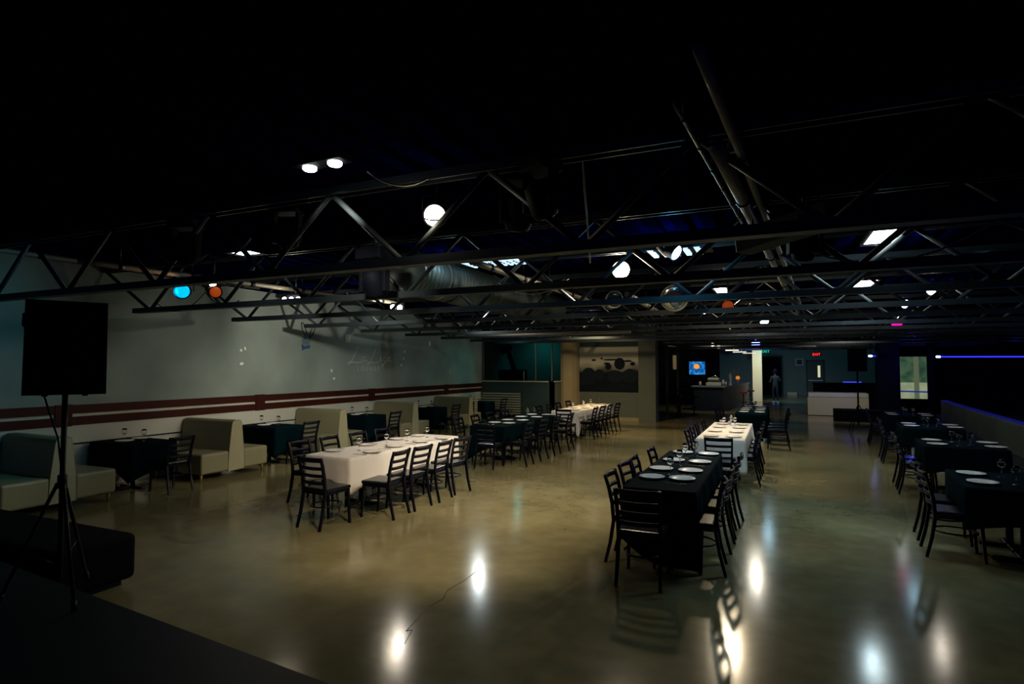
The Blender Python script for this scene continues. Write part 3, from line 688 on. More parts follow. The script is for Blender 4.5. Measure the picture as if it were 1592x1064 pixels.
# ------------------------------------------------ right-hand row
RA = -.08
RT = [(2.34, 7.72), (2.68, 11.1), (2.93, 14.25), (3.12, 17.4)]
for i, (x, y) in enumerate(RT):
    nm = ['nearest', 'second', 'third', 'farthest'][i]+' right-row square table'
    b = (x-.55, y-.58, x+.46, y+.58)
    table(*b, 'pedestal table under the cloth of the '+nm, 'square tables of the right-hand row', RA, npost=2)
    cloth(*b, (.35, .5, .35, .25), (.1, .1, .1, .1), M_black, 'black tablecloth over the '+nm, 'black cloths of the right-hand row', RA, seed=60+i)
    c, s_ = math.cos(RA), math.sin(RA)
    for j, (dx, dy, lb) in enumerate(((-.36, -.28, 'near left'), (-.36, .28, 'far left'), (.35, -.28, 'near right'), (.35, .28, 'far right'))):
        plate(x+dx*c-dy*s_, y+dx*s_+dy*c, PZ, 'white plate at the %s corner of the %s' % (lb, nm), 'plates of the right-hand row')
    for j, (dx, dy, lb) in enumerate(((-.08, -.22, 'nearest'), (-.10, .25, 'farthest'), (.08, -.08, 'middle'))):
        glass(x+dx*c-dy*s_, y+dx*s_+dy*c, PZ-.002, '%s clear glass on the %s' % (lb, nm), 'glasses of the right-hand row')
    for j, dy in enumerate((-.33, .3)):
        dx = -.60
        chair(x+dx*c-dy*s_, y+dx*s_+dy*c, math.degrees(RA)+random.uniform(-3, 3), '%s ladder-back chair on the aisle side of the %s' % (['nearer', 'farther'][j], nm), 'chairs of the right-hand row')
# banquette with a blue strip along its top
M_banq = mat('banquette_olive', (.045, .055, .035), .5, noise=.1)
t = thing('banquette', 'long dark olive banquette on the right with blue strip on top', 'bench', (3.76, 12.16, 0), RA)
for k in range(8):
    y0 = -4.6+k*1.6
    MB().rbox(0, y0, .1, .14, y0+1.58, .98, .02).build('back_panel', M_banq, t)
    MB().rbox(-.42, y0, .14, 0, y0+1.58, .46, .03).build('seat', M_vinyl, t)
MB().box(-.40, -4.5, 0, .1, 8.1, .12).build('plinth', M_blk, t)
MB().box(.02, -4.6, .98, .14, 8.2, 1.0).build('led_strip', mat('dim_blue_strip', (.01, .01, .1), .5, emit=(.02, .03, .8), es=.06), t)

# ------------------------------------------------ stage and gear at the left
st = thing('stage', 'black stage platform along the bottom left edge', 'stage', (-2.0, 2.08, 0), -.09)
MB().box(-7.6, -4.2, .50, 5, 0, .55).build('stage_deck', mat('stage_black', (.002, .004, .010), .5, spec=.2), st)
MB().box(-7.6, -4.2, 0, 5, -.04, .50).build('stage_skirt', M_cab, st)
t = thing('dark_bench', 'low black padded bench at the bottom left beside stage', 'bench', (0, 0, 0))
MB().rbox(-8.2, 2.78, .06, -5.25, 3.45, .46, .05).build('cushion', M_cab, t)
MB().box(-8.1, 2.84, 0, -5.35, 3.38, .065).build('plinth', M_blk, t)
t = thing('loudspeaker', 'black loudspeaker raised on a pole before the left wall', 'loudspeaker', (-3.98, 2.14, 1.785), 1.075)
v = [(-.20, -.16, 0), (.20, -.16, 0), (.14, .16, 0), (-.14, .16, 0)]
v = v+[(a*.985, b*.985, .56) for a, b, c in v]
MB().add(v, [(3,2,1,0),(4,5,6,7),(0,1,5,4),(1,2,6,5),(2,3,7,6),(3,0,4,7)]).build('cabinet', M_cab, t)
MB().rbox(-.19, -.172, .015, .19, -.158, .545, .005).build('grille', M_grille, t)
for x in (-.1, .1): MB().lathe([(.016, -.016), (.018, 0)], 12, T(x, .04, 0)).build('foot', M_blk, t)
MB().rbox(-.21, -.14, .40, -.175, -.04, .48, .008).build('side_handle', M_blk, t)
t = thing('speaker_stand', 'black tripod stand carrying the loudspeaker', 'speaker stand', (-3.98, 2.14, .55), 1.075)
MB().tube([(0, 0, .12), (0, 0, 1.232)], .0155, 12).build('pole', M_blk, t)
MB().tube([(0, 0, .66), (0, 0, .74)], .026, 12).build('collar', M_blk, t)
for a in (-PI/2+.25, PI/2-.5, PI-.35):
    lg_ = MB().tube([(.024*math.cos(a), .024*math.sin(a), .69), (.30*math.cos(a), .30*math.sin(a), .012)], .011, 8).build('leg', M_blk, t)
    MB().tube([(.285*math.cos(a), .285*math.sin(a), .05), (.305*math.cos(a), .305*math.sin(a), .004)], .016, 8).build('rubber_foot', M_blk, lg_)
    MB().tube([(0, 0, .18), (.18*math.cos(a), .18*math.sin(a), .30)], .006, 6).build('brace', M_blk, t)
P = [(-5.25, 2.72, 2.12), (-5.29, 2.70, 2.05), (-5.30, 2.69, 1.85), (-5.26, 2.68, 1.72), (-5.15, 2.66, 1.60), (-5.02, 2.66, 1.40), (-4.99, 2.67, 1.2)]
o = MB().tube([(x*.8, y*.8, 1.95+(z-1.95)*.8) for x, y, z in P], .006, 6).build('speaker_cable', M_blk)
tag(o, 'thin black cable drooping from the loudspeaker to its pole', 'cable')

# ------------------------------------------------ glass booth at the back left
g = thing('glass_booth', 'dark teal half-wall booth with glass upper panes at the back', 'booth', (0, 0, 0))
MB().box(-10.1, 19.7, 0, -7.2, 19.85, 1.40).build('front_wall', M_tealw, g)
MB().box(-7.35, 19.7, 0, -7.2, 20.98, 1.40).build('side_wall', M_greyw, g)
MB().box(-10.1, 19.66, 1.40, -7.17, 19.87, 1.44).box(-7.37, 19.66, 1.40, -7.16, 20.95, 1.44).build('ledge', M_wallc, g)
MB().box(-10.1, 19.75, 1.44, -7.25, 19.765, 2.92).build('front_pane', M_pane, g)
MB().box(-7.265, 19.77, 1.44, -7.25, 20.9, 2.92).build('side_pane', M_pane, g)
fr = MB()
for x in (-10.06, -7.9, -7.27): fr.box(x-.02, 19.73, 1.44, x+.02, 19.79, 2.92)
fr.box(-10.1, 19.73, 2.92, -7.25, 19.79, 2.97).box(-7.29, 19.7, 2.92, -7.23, 20.95, 2.97).box(-7.3, 20.86, 1.44, -7.2, 20.95, 2.92)
fr.build('pane_frame', M_greyw, g)
MB().box(-10.1, 19.7, 2.97, -7.2, 19.9, 3.66).build('header', M_dark, g)
struct('wall_booth_rear', MB().box(-10.3, 22.6, 0, -7.2, 22.8, 3.66), M_tealw, 'dark wall behind the glass booth')
struct('wall_booth_left', MB().box(-10.3, 19.7, 0, -10.1, 22.8, 3.66), M_tealw)
struct('wall_booth_right', MB().box(-7.2, 21.25, 0, -7.0, 22.8, 3.66), M_tealw)
t = thing('equipment_rack', 'dark cabinet seen through the booth glass', 'cabinet', (-9.2, 20.6, 0))
MB().rbox(-.5, -.25, 0, .5, .25, 1.85, .02).build('cabinet_body', M_cab, t); MB().box(-.45, -.26, 1.5, .45, -.25, 1.8).build('cabinet_door', M_grille, t)
t = thing('leaning_board', 'tall dark board leaning inside the glass booth', 'board', (-8.9, 20.35, 1.5), 0)
MB().box(-.09, -.02, 0, .09, .02, 1.35, Matrix.Rotation(-.35, 4, 'Y')).build('board_face', M_cab, t); MB().box(-.3, -.02, 1.1, .2, .02, 1.4, Matrix.Rotation(-.35, 4, 'Y')).build('board_head', M_cab, t)
o = MB().lathe([(.02, 0), (.02, .28), (.012, .34), (.012, .36)], 12, T(-8.42, 19.76+.1, 1.44)).build('white_bottle', M_wallc); tag(o, 'slim white bottle standing on the booth ledge', 'bottle')
# slatted panel
t = thing('slatted_panel', 'low pale slatted panel in front of the glass booth wall', 'panel', (-9.22, 19.6, 0))
sl = MB()
for k in range(9): sl.box(-.78, -.03, .22+k*.09, .78, .0, .27+k*.09, )
sl.build('slats', mat('pale_slats', (.33, .33, .25), .6), t)
MB().box(-.82, -.02, .18, -.78, .04, 1.04).box(.78, -.02, .18, .82, .04, 1.04).box(-.82, .02, .18, .82, .05, 1.04).box(-.8, -.02, 0, -.7, .03, .18).box(.7, -.02, 0, .8, .03, .18).build('panel_frame', M_tealw, t)
t = thing('radiator_grille', 'narrow louvred screen at the aisle end of the last booth', 'screen', (-8.74, 16.35, 0))
sl = MB()
for k in range(11): sl.box(0, .19, .14+k*.08, .03, .30, .18+k*.08)
sl.build('slats', mat('pale_slats', (.33, .33, .25), .6), t); MB().box(0, .30, .0, .03, .33, 1.0).box(0, .16, .0, .03, .19, 1.0).build('uprights', M_boothl, t)
# mural: abstract bokeh discs on a hazy ground
def mural_mat():
    m = bpy.data.materials.new('abstract_mural'); m.use_nodes = True; nt = m.node_tree; b = nt.nodes['Principled BSDF']; N = nt.nodes.new; L = nt.links.new
    tc = N('ShaderNodeTexCoord'); sp = N('ShaderNodeSeparateXYZ'); L(tc.outputs['Object'], sp.inputs[0])
    n = N('ShaderNodeTexNoise'); n.inputs['Scale'].default_value = 1.6; n.inputs['Detail'].default_value = 2; L(tc.outputs['Object'], n.inputs['Vector'])
    ad = N('ShaderNodeMath'); ad.operation = 'MULTIPLY_ADD'; L(n.outputs['Fac'], ad.inputs[0]); ad.inputs[1].default_value = .55; L(sp.outputs['Z'], ad.inputs[2])
    r = N('ShaderNodeValToRGB'); e = r.color_ramp.elements
    e[0].position = .62; e[0].color = (.004, .007, .014, 1); e[1].position = 1.05-.0; e[1].color = (.42, .42, .36, 1)
    mr = N('ShaderNodeMapRange'); mr.inputs[1].default_value = .0; mr.inputs[2].default_value = 2.1; L(ad.outputs[0], mr.inputs[0])
    L(mr.outputs[0], r.inputs[0]); e[0].position = .46; e[1].position = .64
    L(r.outputs[0], b.inputs['Base Color']); b.inputs['Roughness'].default_value = .7; b.inputs['Specular IOR Level'].default_value = .1; return m
t = thing('mural', 'wide blurred dark-and-pale mural on the grey back wall', 'mural', (-5.5, 20.95, 1.05))
MB().box(-1.11, 0, 0, 1.11, .03, 1.64).build('mural_canvas', mural_mat(), t)
M_disc = mat('mural_dark_disc', (.006, .010, .018), .7, spec=.1); M_disc2 = mat('mural_mid_disc', (.009, .015, .024), .7, spec=.1)
def disc(mb, x, z, rx, rz_, dy): 
    k = 20; mb.add([(x+rx*math.cos(2*PI*i/k), dy, z+rz_*math.sin(2*PI*i/k)) for i in range(k)], [tuple(range(k))])
mb = MB()
for i, (x, z, rx, rz_) in enumerate(((-.75, .62, .27, .26), (-.35, .60, .2, .22), (.8, .58, .27, .26), (.25, .55, .3, .24), (-1.0+.2, .4, .3, .3))): disc(mb, x, z, rx, rz_, -.003-.001*i)
mb.build('pale_discs', M_disc2, t)
mb = MB()
for i, (x, z, rx, rz_) in enumerate(((-.55, 1.16, .09, .035), (-.25, 1.22, .04, .04), (.42, 1.02, .2, .22), (.0, .92, .12, .12), (.1, 1.17, .3, .03), (.9, 1.02, .09, .07), (-.05, 1.03, .12, .04), (.72, 1.12, .16, .035), (0, .15, 1.05, .14))): disc(mb, x, z, rx, rz_, -.010-.001*i)
mb.build('dark_discs', M_disc, t)
MB().box(-1.12, -.01, 1.635, 1.12, .02, 1.66).box(-1.13, -.01, 0, -1.11, .02, 1.66).box(1.11, -.01, 0, 1.125, .02, 1.66).build('mural_border', M_greyw, t)

# ------------------------------------------------ bar area, middle distance
struct('wall_bar', MB().box(-9, 31.4, 0, -2.45, 31.6, 3.66), M_dark, 'dark wall behind the bar')
struct('wall_hall', MB().box(-7.0, 21.25, 0, -6.9, 31.4, 3.66), M_dark)
bar = thing('bar_counter', 'long black bar counter with a pale top edge', 'bar', (0, 0, 0))
MB().box(-3.2, 27.0, 0, -1.95, 27.6, 1.06).build('front_section', mat('bar_black', (.010, .014, .022), .35), bar)
v = [(-1.95, 27.0), (-1.2, 34.5), (-1.75, 34.5), (-2.5, 27.6)]
MB().add([(x, y, 0) for x, y in v]+[(x, y, 1.06) for x, y in v], [(3,2,1,0),(4,5,6,7),(0,1,5,4),(1,2,6,5),(2,3,7,6),(3,0,4,7)]).build('side_section', mat('bar_black', (.01, .01, .02), .35), bar)
MB().box(-3.3, 26.92, 1.06, -1.88, 27.65, 1.11).add([(x, y, 1.062) for x, y in [(-1.88, 27.0), (-1.12, 34.5), (-1.8, 34.5), (-2.6, 27.6)]]+[(x, y, 1.108) for x, y in [(-1.88, 27.0), (-1.12, 34.5), (-1.8, 34.5), (-2.6, 27.6)]], [(3,2,1,0),(4,5,6,7),(0,1,5,4),(1,2,6,5),(2,3,7,6),(3,0,4,7)]).build('counter_top', mat('bar_top', (.16, .18, .17), .3), bar)
struct('trim_12', MB().box(-1.02, 36.0, 0, -.52, 36.5, 3.0), mat('lit_cream_pillar', (.62, .55, .38), .7), 'pale pillar at the far end of the bar')
lamp('SPOT', (-1.0, 32.5, 3.3), 380, WARM, (-.8, 36, 1.6), .1, 60)
# red stools
def stool(x, y, label, m, group):
    t = thing('bar_stool', label, 'stool', (x, y, 0), 0, group)
    MB().lathe([(.002, .70), (.15, .70), (.18, .73), (.17, .77), (.002, .78)], 18, None, False).build('seat', m, t)
    MB().tube([(0, 0, .02), (0, 0, .71)], .025).build('post', M_blk, t); MB().lathe([(.2, 0), (.19, .02), (.03, .04)], 18).build('base', M_blk, t)
    MB().tube([(.13*math.cos(2*PI*k/16), .13*math.sin(2*PI*k/16), .28) for k in range(16)], .01, 6, True).build('foot_ring', M_blk, t)
M_rs = mat('red_vinyl', (.5, .01, .02), .4)
stool(-1.25, 29.5, 'red-topped bar stool beside the bar, nearer one', M_rs, 'red bar stools'); stool(-1.0, 32.0, 'red-topped bar stool beside the bar, farther one', M_rs, 'red bar stools')
stool(-3.55, 24.6, 'black bar stool left of the bar counter', M_vinyl, 'black bar stools'); stool(-2.95, 24.9, 'black bar stool in front of the bar counter', M_vinyl, 'black bar stools')
for (x, y, lb) in ((-3.3, 23.4, 'high black cocktail table left of the bar'),):
    t = thing('cocktail_table', lb, 'table', (x, y, 0))
    MB().lathe([(.002, 1.04), (.32, 1.04), (.33, 1.06), (.32, 1.08), (.002, 1.08)], 24, None, False).build('tabletop', M_blk, t); MB().tube([(0, 0, .02), (0, 0, 1.04)], .03).build('post', M_blk, t); MB().lathe([(.25, 0), (.24, .02), (.03, .04)], 18).build('base', M_blk, t)
# screen
t = thing('television', 'glowing blue television screen behind the bar', 'television', (-3.5, 31.0, 1.9))
MB().rbox(-.42, 0, -.36, .42, .08, .36, .01).build('television_frame', M_cab, t)
MB().box(-.1, .08, -.1, .1, .41, .1).build('wall_mount', M_cab, t)
def tv_mat():
    m = bpy.data.materials.new('tv_picture'); m.use_nodes = True; nt = m.node_tree; b = nt.nodes['Principled BSDF']; N = nt.nodes.new; L = nt.links.new
    tc = N('ShaderNodeTexCoord'); n = N('ShaderNodeTexVoronoi'); n.inputs['Scale'].default_value = 6; L(tc.outputs['Object'], n.inputs['Vector'])
    r = N('ShaderNodeValToRGB'); r.color_ramp.elements[0].color = (.0, .02, .12, 1); r.color_ramp.elements[1].color = (.05, .35, .75, 1); e = r.color_ramp.elements.new(.5); e.color = (.0, .10, .35, 1)
    L(n.outputs['Distance'], r.inputs[0]); L(r.outputs[0], b.inputs['Emission Color']); b.inputs['Emission Strength'].default_value = 1.0; b.inputs['Base Color'].default_value = (0, 0, 0, 1); return m
MB().box(-.39, -.006, -.33, .39, 0, .33).build('screen_picture', tv_mat(), t)
mb = MB(); disc(mb, -.02, .08, .14, .13, -.012); mb.build('orange_spot', mat('orange_picture', (0, 0, 0), .5, emit=(1, .35, .03), es=.8), t)
# things on the bar
t = thing('coffee_machine', 'pale espresso machine on the bar counter', 'coffee machine', (-2.35, 27.3, 1.11))
MB().rbox(-.35, -.2, .0, .3, .2, .16, .03).rbox(-.28, -.15, .26, .2, .18, .36, .03).rbox(-.28, .0, .1, .2, .18, .3, .02).build('machine_body', mat('machine_grey', (.35, .36, .30), .4), t)
MB().tube([(-.2, -.12, .36), (.05, -.12, .46), (.25, -.12, .32)], .02).build('pipe_arm', M_steelc, t)
t = thing('figurine', 'tall pale figurine standing on the bar', 'figurine', (-1.75, 28.6, 1.11))
MB().lathe([(.09, 0), (.09, .03), (.05, .06), (.045, .2), (.08, .36), (.09, .46), (.05, .56), (.03, .6), (.05, .66), (.04, .72), (.01, .75)], 16).build('figure_body', mat('figurine_grey', (.3, .33, .3), .5), t)
MB().tube([(.05, 0, .5), (.13, 0, .62), (.15, 0, .74)], .022).build('raised_arm', mat('figurine_grey', (.3, .33, .3), .5), t)
t = thing('table_lamp', 'small orange-glowing lamp on the bar', 'lamp', (-1.52, 30.2, 1.11))
MB().lathe([(.07, 0), (.05, .02), (.05, .2), (.02, .22)], 14).build('base', M_wallc, t)
MB().lathe([(.06, .24), (.10, .29), (.08, .38), (.03, .41)], 16).build('lamp_shade', mat('orange_shade', (.6, .2, .02), .5, emit=(1, .28, .03), es=.5), t)
for i, (x, y, h, lb) in enumerate(((-2.95, 27.2, .2, 'white cup at the left end of the bar counter'), (-2.02, 27.9, .26, 'grey jug beside the figurine on the bar'), (-1.93, 28.1, .18, 'small white cup beside the coffee machine'))):
    o = MB().lathe([(.04, 0), (.06, h*.5), (.05, h*.8), (.035, h)], 14, T(x, y, 1.11)).build('bar_cup', M_wallc); tag(o, lb, 'cup', 'cups on the bar')
# pendants
for i, (x, y, z, lb) in enumerate(((-2.2, 25.0, 2.87, 'left small glowing pendant over the bar'), (-2.0, 25.4, 2.80, 'right small dim pendant over the bar'))):
    t = thing('pendant_lamp', lb, 'pendant lamp', (x, y, z), 0, 'small pendants over the bar')
    MB().lathe([(.04, -.08), (.07, -.02), (.06, .04), (.02, .08)], 16).build('lamp_shade', mat('pendant%d' % i, (.7, .65, .5), .5, emit=(1, .9, .6), es=(.9, .35)[i]), t)
    MB().tube([(0, 0, .08), (0, 0, 3.65-z)], .006, 6).build('cord', M_blk, t)
t = thing('linear_chandelier', 'angular white stick pendant light above the bar', 'pendant lamp', (-1.3, 27.0, 2.62))
MB().rbox(-.55, -.02, .04, .0, .02, .09, .01).rbox(-.25, .1, -.03, .3, .14, .01, .01).rbox(.15, .2, -.08, .68, .24, -.05, .01).build('light_bars', mat('warm_bar', (1, 1, 1), .5, emit=(1, .95, .75), es=.75), t)
MB().tube([(-.2, 0, .08), (-.2, 0, 1.2)], .007, 6).tube([(.1, .12, .0), (.1, .12, 1.2)], .007, 6).tube([(-.2, .0, .06), (-.1, .12, -.01), (.2, .22, -.06)], .01, 6).build('suspension', M_steelc, t)
# left hall details
t = thing('framed_picture', 'beige framed picture in the dark passage left of the bar', 'picture', (-4.62, 31.36, 2.2))
MB().box(-.17, 0, -.4, .17, .03, .4).build('picture_frame', M_blk, t); MB().box(-.14, -.01, -.37, .14, 0, .37).build('picture_sheet', mat('beige_sheet', (.5, .42, .28), .6), t)
lamp('SPOT', (-4.4, 28.5, 3.4), 60, WARM, (-4.6, 31.4, 2.0), .08, 60)
dr = MB().box(-4.1, 25.0, 0, -4.0, 25.1, 3.2).box(-3.65, 25.0, 0, -3.58, 25.1, 3.2).box(-4.1, 25.0, 3.1, -3.58, 25.1, 3.2)
struct('door_1', dr, M_greyw, 'slim grey door frame in the passage left of the bar')

# ------------------------------------------------ far end
d = thing('door_2', 'dark exit door with a narrow lit window in the far wall', 'door', (2.72, 44.95, 0)); d['kind'] = 'structure'
MB().box(-.48, -.04, 0, .48, .03, 2.35).build('door_leaf', mat('exit_door', (.035, .06, .055), .6), d)
MB().box(-.56, -.05, 0, -.48, .04, 2.43).box(.48, -.05, 0, .56, .04, 2.43).box(-.56, -.05, 2.35, .56, .04, 2.43).build('door_frame', M_tealw, d)
MB().box(.15, -.06, 1.25, .30, -.04, 2.05).build('lit_window', mat('lit_slot', (.5, .5, .3), .5, emit=(.85, .85, .5), es=.55), d)
MB().box(-.42, -.10, 1.0, .42, -.05, 1.06).build('push_bar', M_steelc, d)
def exit_sign(x, y, z, m, label):
    t = thing('exit_sign', label, 'exit sign', (x, y, z), 0, 'exit signs')
    MB().box(-.26, 0, -.11, .26, .05, .11).build('sign_box', M_cab, t)
    cu = bpy.data.curves.new('exit', 'FONT'); cu.body = 'EXIT'; cu.size = .24; cu.align_x = 'CENTER'; cu.extrude = .004
    to = bpy.data.objects.new('tmp', cu); COL.objects.link(to); bpy.context.view_layer.update()
    me = bpy.data.meshes.new_from_object(to.evaluated_get(bpy.context.evaluated_depsgraph_get())); bpy.data.objects.remove(to)
    me.transform(Matrix(((1, 0, 0, 0), (0, 0, -1, -.006), (0, 1, 0, -.085), (0, 0, 0, 1)))); me.materials.clear(); me.materials.append(m)
    MB().tube([(-.15, .025, .11), (-.15, .025, 3.65-z)], .008, 6).build('hanger', M_blk, t); MB().tube([(.15, .025, .11), (.15, .025, 3.65-z)], .008, 6).build('hanger', M_blk, t)
    o = bpy.data.objects.new('sign_letters', me); COL.objects.link(o); o.parent = t
exit_sign(2.8, 44.7, 2.82, mat('exit_red', (0, 0, 0), .5, emit=(1, .02, .02), es=2.2), 'red lit exit sign above the far door')
exit_sign(-.35, 40.0, 2.95, mat('exit_green', (0, 0, 0), .5, emit=(0, .8, .5), es=1.0), 'small green lit exit sign beside the pale pillar')
t = thing('wall_notice', 'white framed notice on the far wall left of exit door', 'notice', (1.75, 44.95, 2.3))
MB().box(-.24, 0, -.24, .24, .04, .24).build('notice_frame', M_wallc, t); MB().box(-.17, -.012, -.17, .17, 0, .17).build('notice_sheet', M_tealw, t)
t = thing('dark_doorway', 'dark recessed doorway behind the walking person', 'doorway', (-.05, 44.9, 0)); 
MB().box(-.75, 0, 0, -.65, .08, 2.75).box(.65, 0, 0, .75, .08, 2.75).box(-.75, 0, 2.65, .75, .08, 2.75).build('doorway_frame', M_tealw, t); MB().box(-.65, .04, 0, .65, .09, 2.65).build('doorway_leaf', M_dark, t)
t = thing('cardboard_box', 'small pale box on the floor at the foot of far wall', 'box', (1.25, 44.5, 0))
MB().rbox(-.3, -.15, 0, .3, .15, .22, .01).build('box_body', M_wallc, t); MB().box(-.3, -.02, .22, .3, .02, .225).build('box_tape', M_tanw, t)
# white reception counter
t = thing('white_counter', 'low white counter box in the right middle distance', 'counter', (2.38, 26.4, 0))
MB().box(-1.08, 0, .02, 1.05, .8, .74).build('counter_body', mat('counter_cream', (.52, .50, .40), .6), t)
MB().rbox(-1.06, -.03, .74, 1.05, .83, .92, .03).build('counter_top', mat('counter_top_white', (.55, .60, .60), .5), t)
MB().box(-1.0, .04, 0, 1.0, .75, .03).build('plinth', M_blk, t)
t = thing('dark_cabinet', 'black cabinet standing behind the white counter', 'cabinet', (2.6, 29.2, 0))
MB().box(-.9, 0, 0, 1.6, .6, 1.25).build('cabinet_body', M_dark, t); MB().box(-.88, -.02, .05, .3, 0, 1.2).build('cabinet_door', M_cab, t); MB().box(.34, -.02, .05, 1.55, 0, 1.2).build('cabinet_door', M_cab, t)
o = MB().box(-.35, 0, 0, .35, .03, .04, T(3.2, 29.3, 1.27)).build('blue_light_bar', mat('blue_bar', (0, 0, .1), .5, emit=(.05, .06, 1), es=1.0)); tag(o, 'short blue light bar on the black cabinet', 'light bar')
# black platform & second speaker
t = thing('black_platform', 'low black platform before the white counter', 'platform', (2.9, 24.2, 0))
MB().rbox(-.85, -.4, 0, 1.2, .5, .42, .02).build('platform_body', M_cab, t); MB().box(-.83, -.42, .36, 1.18, -.40, .40).build('platform_edge', M_blk, t)
t = thing('loudspeaker', 'black loudspeaker on a pole before the white counter', 'loudspeaker', (2.36, 20.3, 1.82), -.1)
MB().rbox(-.25, -.19, 0, .25, .19, .68, .02).build('cabinet', M_cab, t); MB().box(-.23, -.20, .02, .23, -.19, .66).build('grille', M_grille, t)
t = thing('speaker_stand', 'black stand under the loudspeaker before the white counter', 'speaker stand', (2.36, 20.3, 0))
MB().tube([(0, 0, .2), (0, 0, 1.83)], .025).build('pole', M_blk, t)
for k in range(3):
    a = k*2*PI/3; MB().tube([(.02*math.cos(a), .02*math.sin(a), .8), (.45*math.cos(a), .45*math.sin(a), .015)], .014, 8).build('leg', M_blk, t)
# right back: black columns, lit doorway glazing, LED strip beams
struct('trim_13', MB().box(3.65, 25.6, 0, 4.35, 26.1, 3.66), M_dark, 'black column left of the glazed door')
struct('trim_14', MB().box(5.34, 26.0, 0, 5.5, 26.4, 3.66), M_dark, 'black column right of the glazed door')
dw = thing('door_3', 'glazed door with pale lower view and blue push bar', 'door', (5.62, 30.0, 0)); dw['kind'] = 'structure'
def pane_mat(name, c1, c2, es):
    m = bpy.data.materials.new(name); m.use_nodes = True; nt = m.node_tree; b = nt.nodes['Principled BSDF']; N = nt.nodes.new; L = nt.links.new
    tc = N('ShaderNodeTexCoord'); n = N('ShaderNodeTexNoise'); n.inputs['Scale'].default_value = 2.5; L(tc.outputs['Object'], n.inputs['Vector'])
    r = N('ShaderNodeValToRGB'); r.color_ramp.elements[0].color = (*c1, 1); r.color_ramp.elements[0].position = .35; r.color_ramp.elements[1].color = (*c2, 1); r.color_ramp.elements[1].position = .7
    L(n.outputs['Fac'], r.inputs[0]); L(r.outputs[0], b.inputs['Emission Color']); b.inputs['Emission Strength'].default_value = es; b.inputs['Base Color'].default_value = (.02, .03, .02, 1); return m
MB().box(-.56, .02, 1.28, .56, .04, 2.40).build('upper_pane', pane_mat('dusk_trees', (.012, .035, .018), (.05, .09, .045), 1), dw)
MB().box(-.56, .02, .58, .56, .04, 1.28).build('lower_pane', pane_mat('dusk_street', (.16, .19, .11), (.24, .26, .15), 1), dw)
MB().box(-.02, -.02, .58, .16, .01, 2.40).build('mullion', mat('lit_mullion', (.2, .24, .12), .5, emit=(.5, .6, .3), es=.14), dw)  # no lamp: the mullion's lit look is put in as glow
MB().tube([(-.56, -.05, .90), (.56, -.05, .88)], .035).build('push_bar', mat('blue_bar_glow', (.02, .06, .4), .4, emit=(.02, .06, .5), es=.35), dw)  # no lamp: the bar's blue glow is put into its material
MB().box(-.66, -.03, 0, -.56, .06, 2.5).box(.56, -.03, 0, .66, .06, 2.5).box(-.66, -.03, 2.4, .66, .06, 2.5).box(-.56, -.03, .0, .56, .06, .58).build('door_frame', M_dark, dw)
struct('wall_rear_right', MB().box(6.3, 30.0, 0, 11.5, 30.2, 3.66).box(4.2, 30.0, 2.5, 6.3, 30.2, 3.66).box(4.2, 30, 0, 4.95, 30.2, 2.5), M_dark, 'black rear wall right of the glazed door')
def led(x0, y0, x1, y1, z, label, es):
    t = thing('led_strip', label, 'light strip', (0, 0, 0), 0, 'blue light strips')
    MB().tube([(x0, y0, z), (x1, y1, z)], .02, 6).build('glowing_tube', mat('blue_led', (0, 0, .1), .5, emit=(.012, .014, 1), es=4), t)
    MB().tube([(x0, y0+.03, z+.05), (x1, y1+.03, z+.05)], .03, 4).build('mounting_rail', M_dark, t)
    for u in (.1, .9): MB().tube([(x0+(x1-x0)*u, y0+.03+(y1-y0)*u, z+.05), (x0+(x1-x0)*u, y0+.03+(y1-y0)*u, 3.65)], .01, 6).build('hanger', M_dark, t)
    d = Vector((x1-x0, y1-y0, 0)).normalized()
    MB().tube([Vector((x0, y0, z)), Vector((x0, y0, z))+d*.12], .045, 8).build('end_glow', mat('blue_led_hot', (0, 0, .1), .5, emit=(.4, .5, 1), es=4), t)
led(5.55, 25.9, 11.0, 28.2, 2.33, 'long blue light strip on the right', 2)
led(3.45, 26.2, 4.1, 26.6, 2.38, 'short blue light strip above the black cabinet', 2)
lamp('POINT', (4.6, 24.6, 2.2), 25, (.05, .06, 1), size=.1)
lamp('POINT', (8.0, 26.4, 2.2), 12, (.05, .06, 1), size=.1)

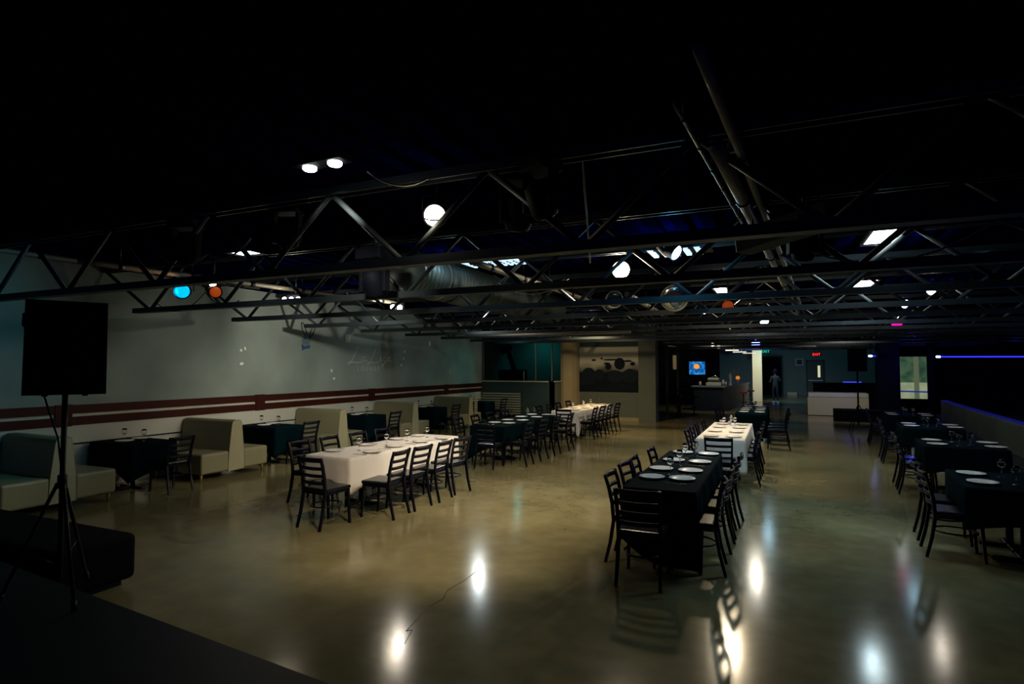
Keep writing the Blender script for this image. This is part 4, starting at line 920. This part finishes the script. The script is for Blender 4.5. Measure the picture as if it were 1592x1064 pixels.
# ------------------------------------------------ person walking at the far end
def person(x, y, rz):
    t = thing('person', 'person in dark top and trousers with white shoes walking away far off', 'person', (x, y, 0), rz)
    me = bpy.data.meshes.new('body'); 
    J = {'pel': (0, 0, .95, .13), 'wst': (0, 0, 1.1, .125), 'che': (0, 0, 1.35, .15), 'nk': (0, 0, 1.52, .055), 'hd1': (0, .01, 1.6, .075), 'hd2': (0, .01, 1.72, .085),
     'shl': (-.18, 0, 1.43, .06), 'ell': (-.25, .02, 1.16, .045), 'wrl': (-.20, .20, 1.12, .032), 'hal': (-.18, .26, 1.13, .03),
     'shr': (.18, 0, 1.43, .06), 'elr': (.26, -.02, 1.17, .045), 'wrr': (.22, .22, 1.24, .032), 'har': (.20, .28, 1.28, .03),
     'hpl': (-.09, 0, .88, .095), 'knl': (-.10, .06, .50, .065), 'anl': (-.10, -.04, .09, .045), 'tol': (-.10, .1, .045, .04),
     'hpr': (.09, 0, .88, .095), 'knr': (.10, -.02, .50, .065), 'anr': (.10, -.10, .09, .045), 'tor': (.10, .04, .045, .04)}
    names = list(J); E_ = [('pel', 'wst'), ('wst', 'che'), ('che', 'nk'), ('nk', 'hd1'), ('hd1', 'hd2'), ('che', 'shl'), ('shl', 'ell'), ('ell', 'wrl'), ('wrl', 'hal'), ('che', 'shr'), ('shr', 'elr'), ('elr', 'wrr'), ('wrr', 'har'), ('pel', 'hpl'), ('hpl', 'knl'), ('knl', 'anl'), ('anl', 'tol'), ('pel', 'hpr'), ('hpr', 'knr'), ('knr', 'anr'), ('anr', 'tor')]
    me.from_pydata([J[n][:3] for n in names], [(names.index(a), names.index(b)) for a, b in E_], [])
    o = bpy.data.objects.new('body', me); COL.objects.link(o); o.parent = t
    sk = o.modifiers.new('skin', 'SKIN'); 
    for i, n in enumerate(names):
        me.skin_vertices[0].data[i].radius = (J[n][3], J[n][3]*.8)
    me.skin_vertices[0].data[0].use_root = True
    o.modifiers.new('sub', 'SUBSURF').levels = 2; o.modifiers[-1].render_levels = 2
    me.materials.append(mat('dark_clothes', (.012, .02, .028), .8))
    MB().lathe([(.105, -.10), (.12, 0), (.10, .08), (.04, .12), (.002, .13)], 16, T(0, -.005, 1.74), False).build('hair', M_cab, t)
    for s in (-1, 1):
        y0 = -.04 if s < 0 else -.10
        MB().rbox(s*.10-.05, y0-.06, 0, s*.10+.05, y0+.20, .09, .03).build('shoe', M_spot, t)
    h = MB()
    for s, (hx, hy, hz) in ((-1, (-.18, .27, 1.13)), (1, (.20, .29, 1.28))):
        for k in range(4): h.tube([(hx-.03+k*.02, hy+.0, hz), (hx-.03+k*.02, hy+.05, hz+.01), (hx-.03+k*.02, hy+.075, hz+.02-.003*k)], .009, 6)
        h.tube([(hx-s*.035, hy-.02, hz), (hx-s*.06, hy+.02, hz+.02)], .010, 6)
    h.build('fingers', mat('skin', (.35, .22, .16), .6), t)
    ph = MB().rbox(.14, .33, 1.27, .22, .345, 1.40, .005); 
    return t
person(.15, 35.0, .3)

# ------------------------------------------------ smooth helpers
for o in bpy.data.objects:
    if o.type == 'EMPTY' and not o.children: print('EMPTY without parts', o.name)
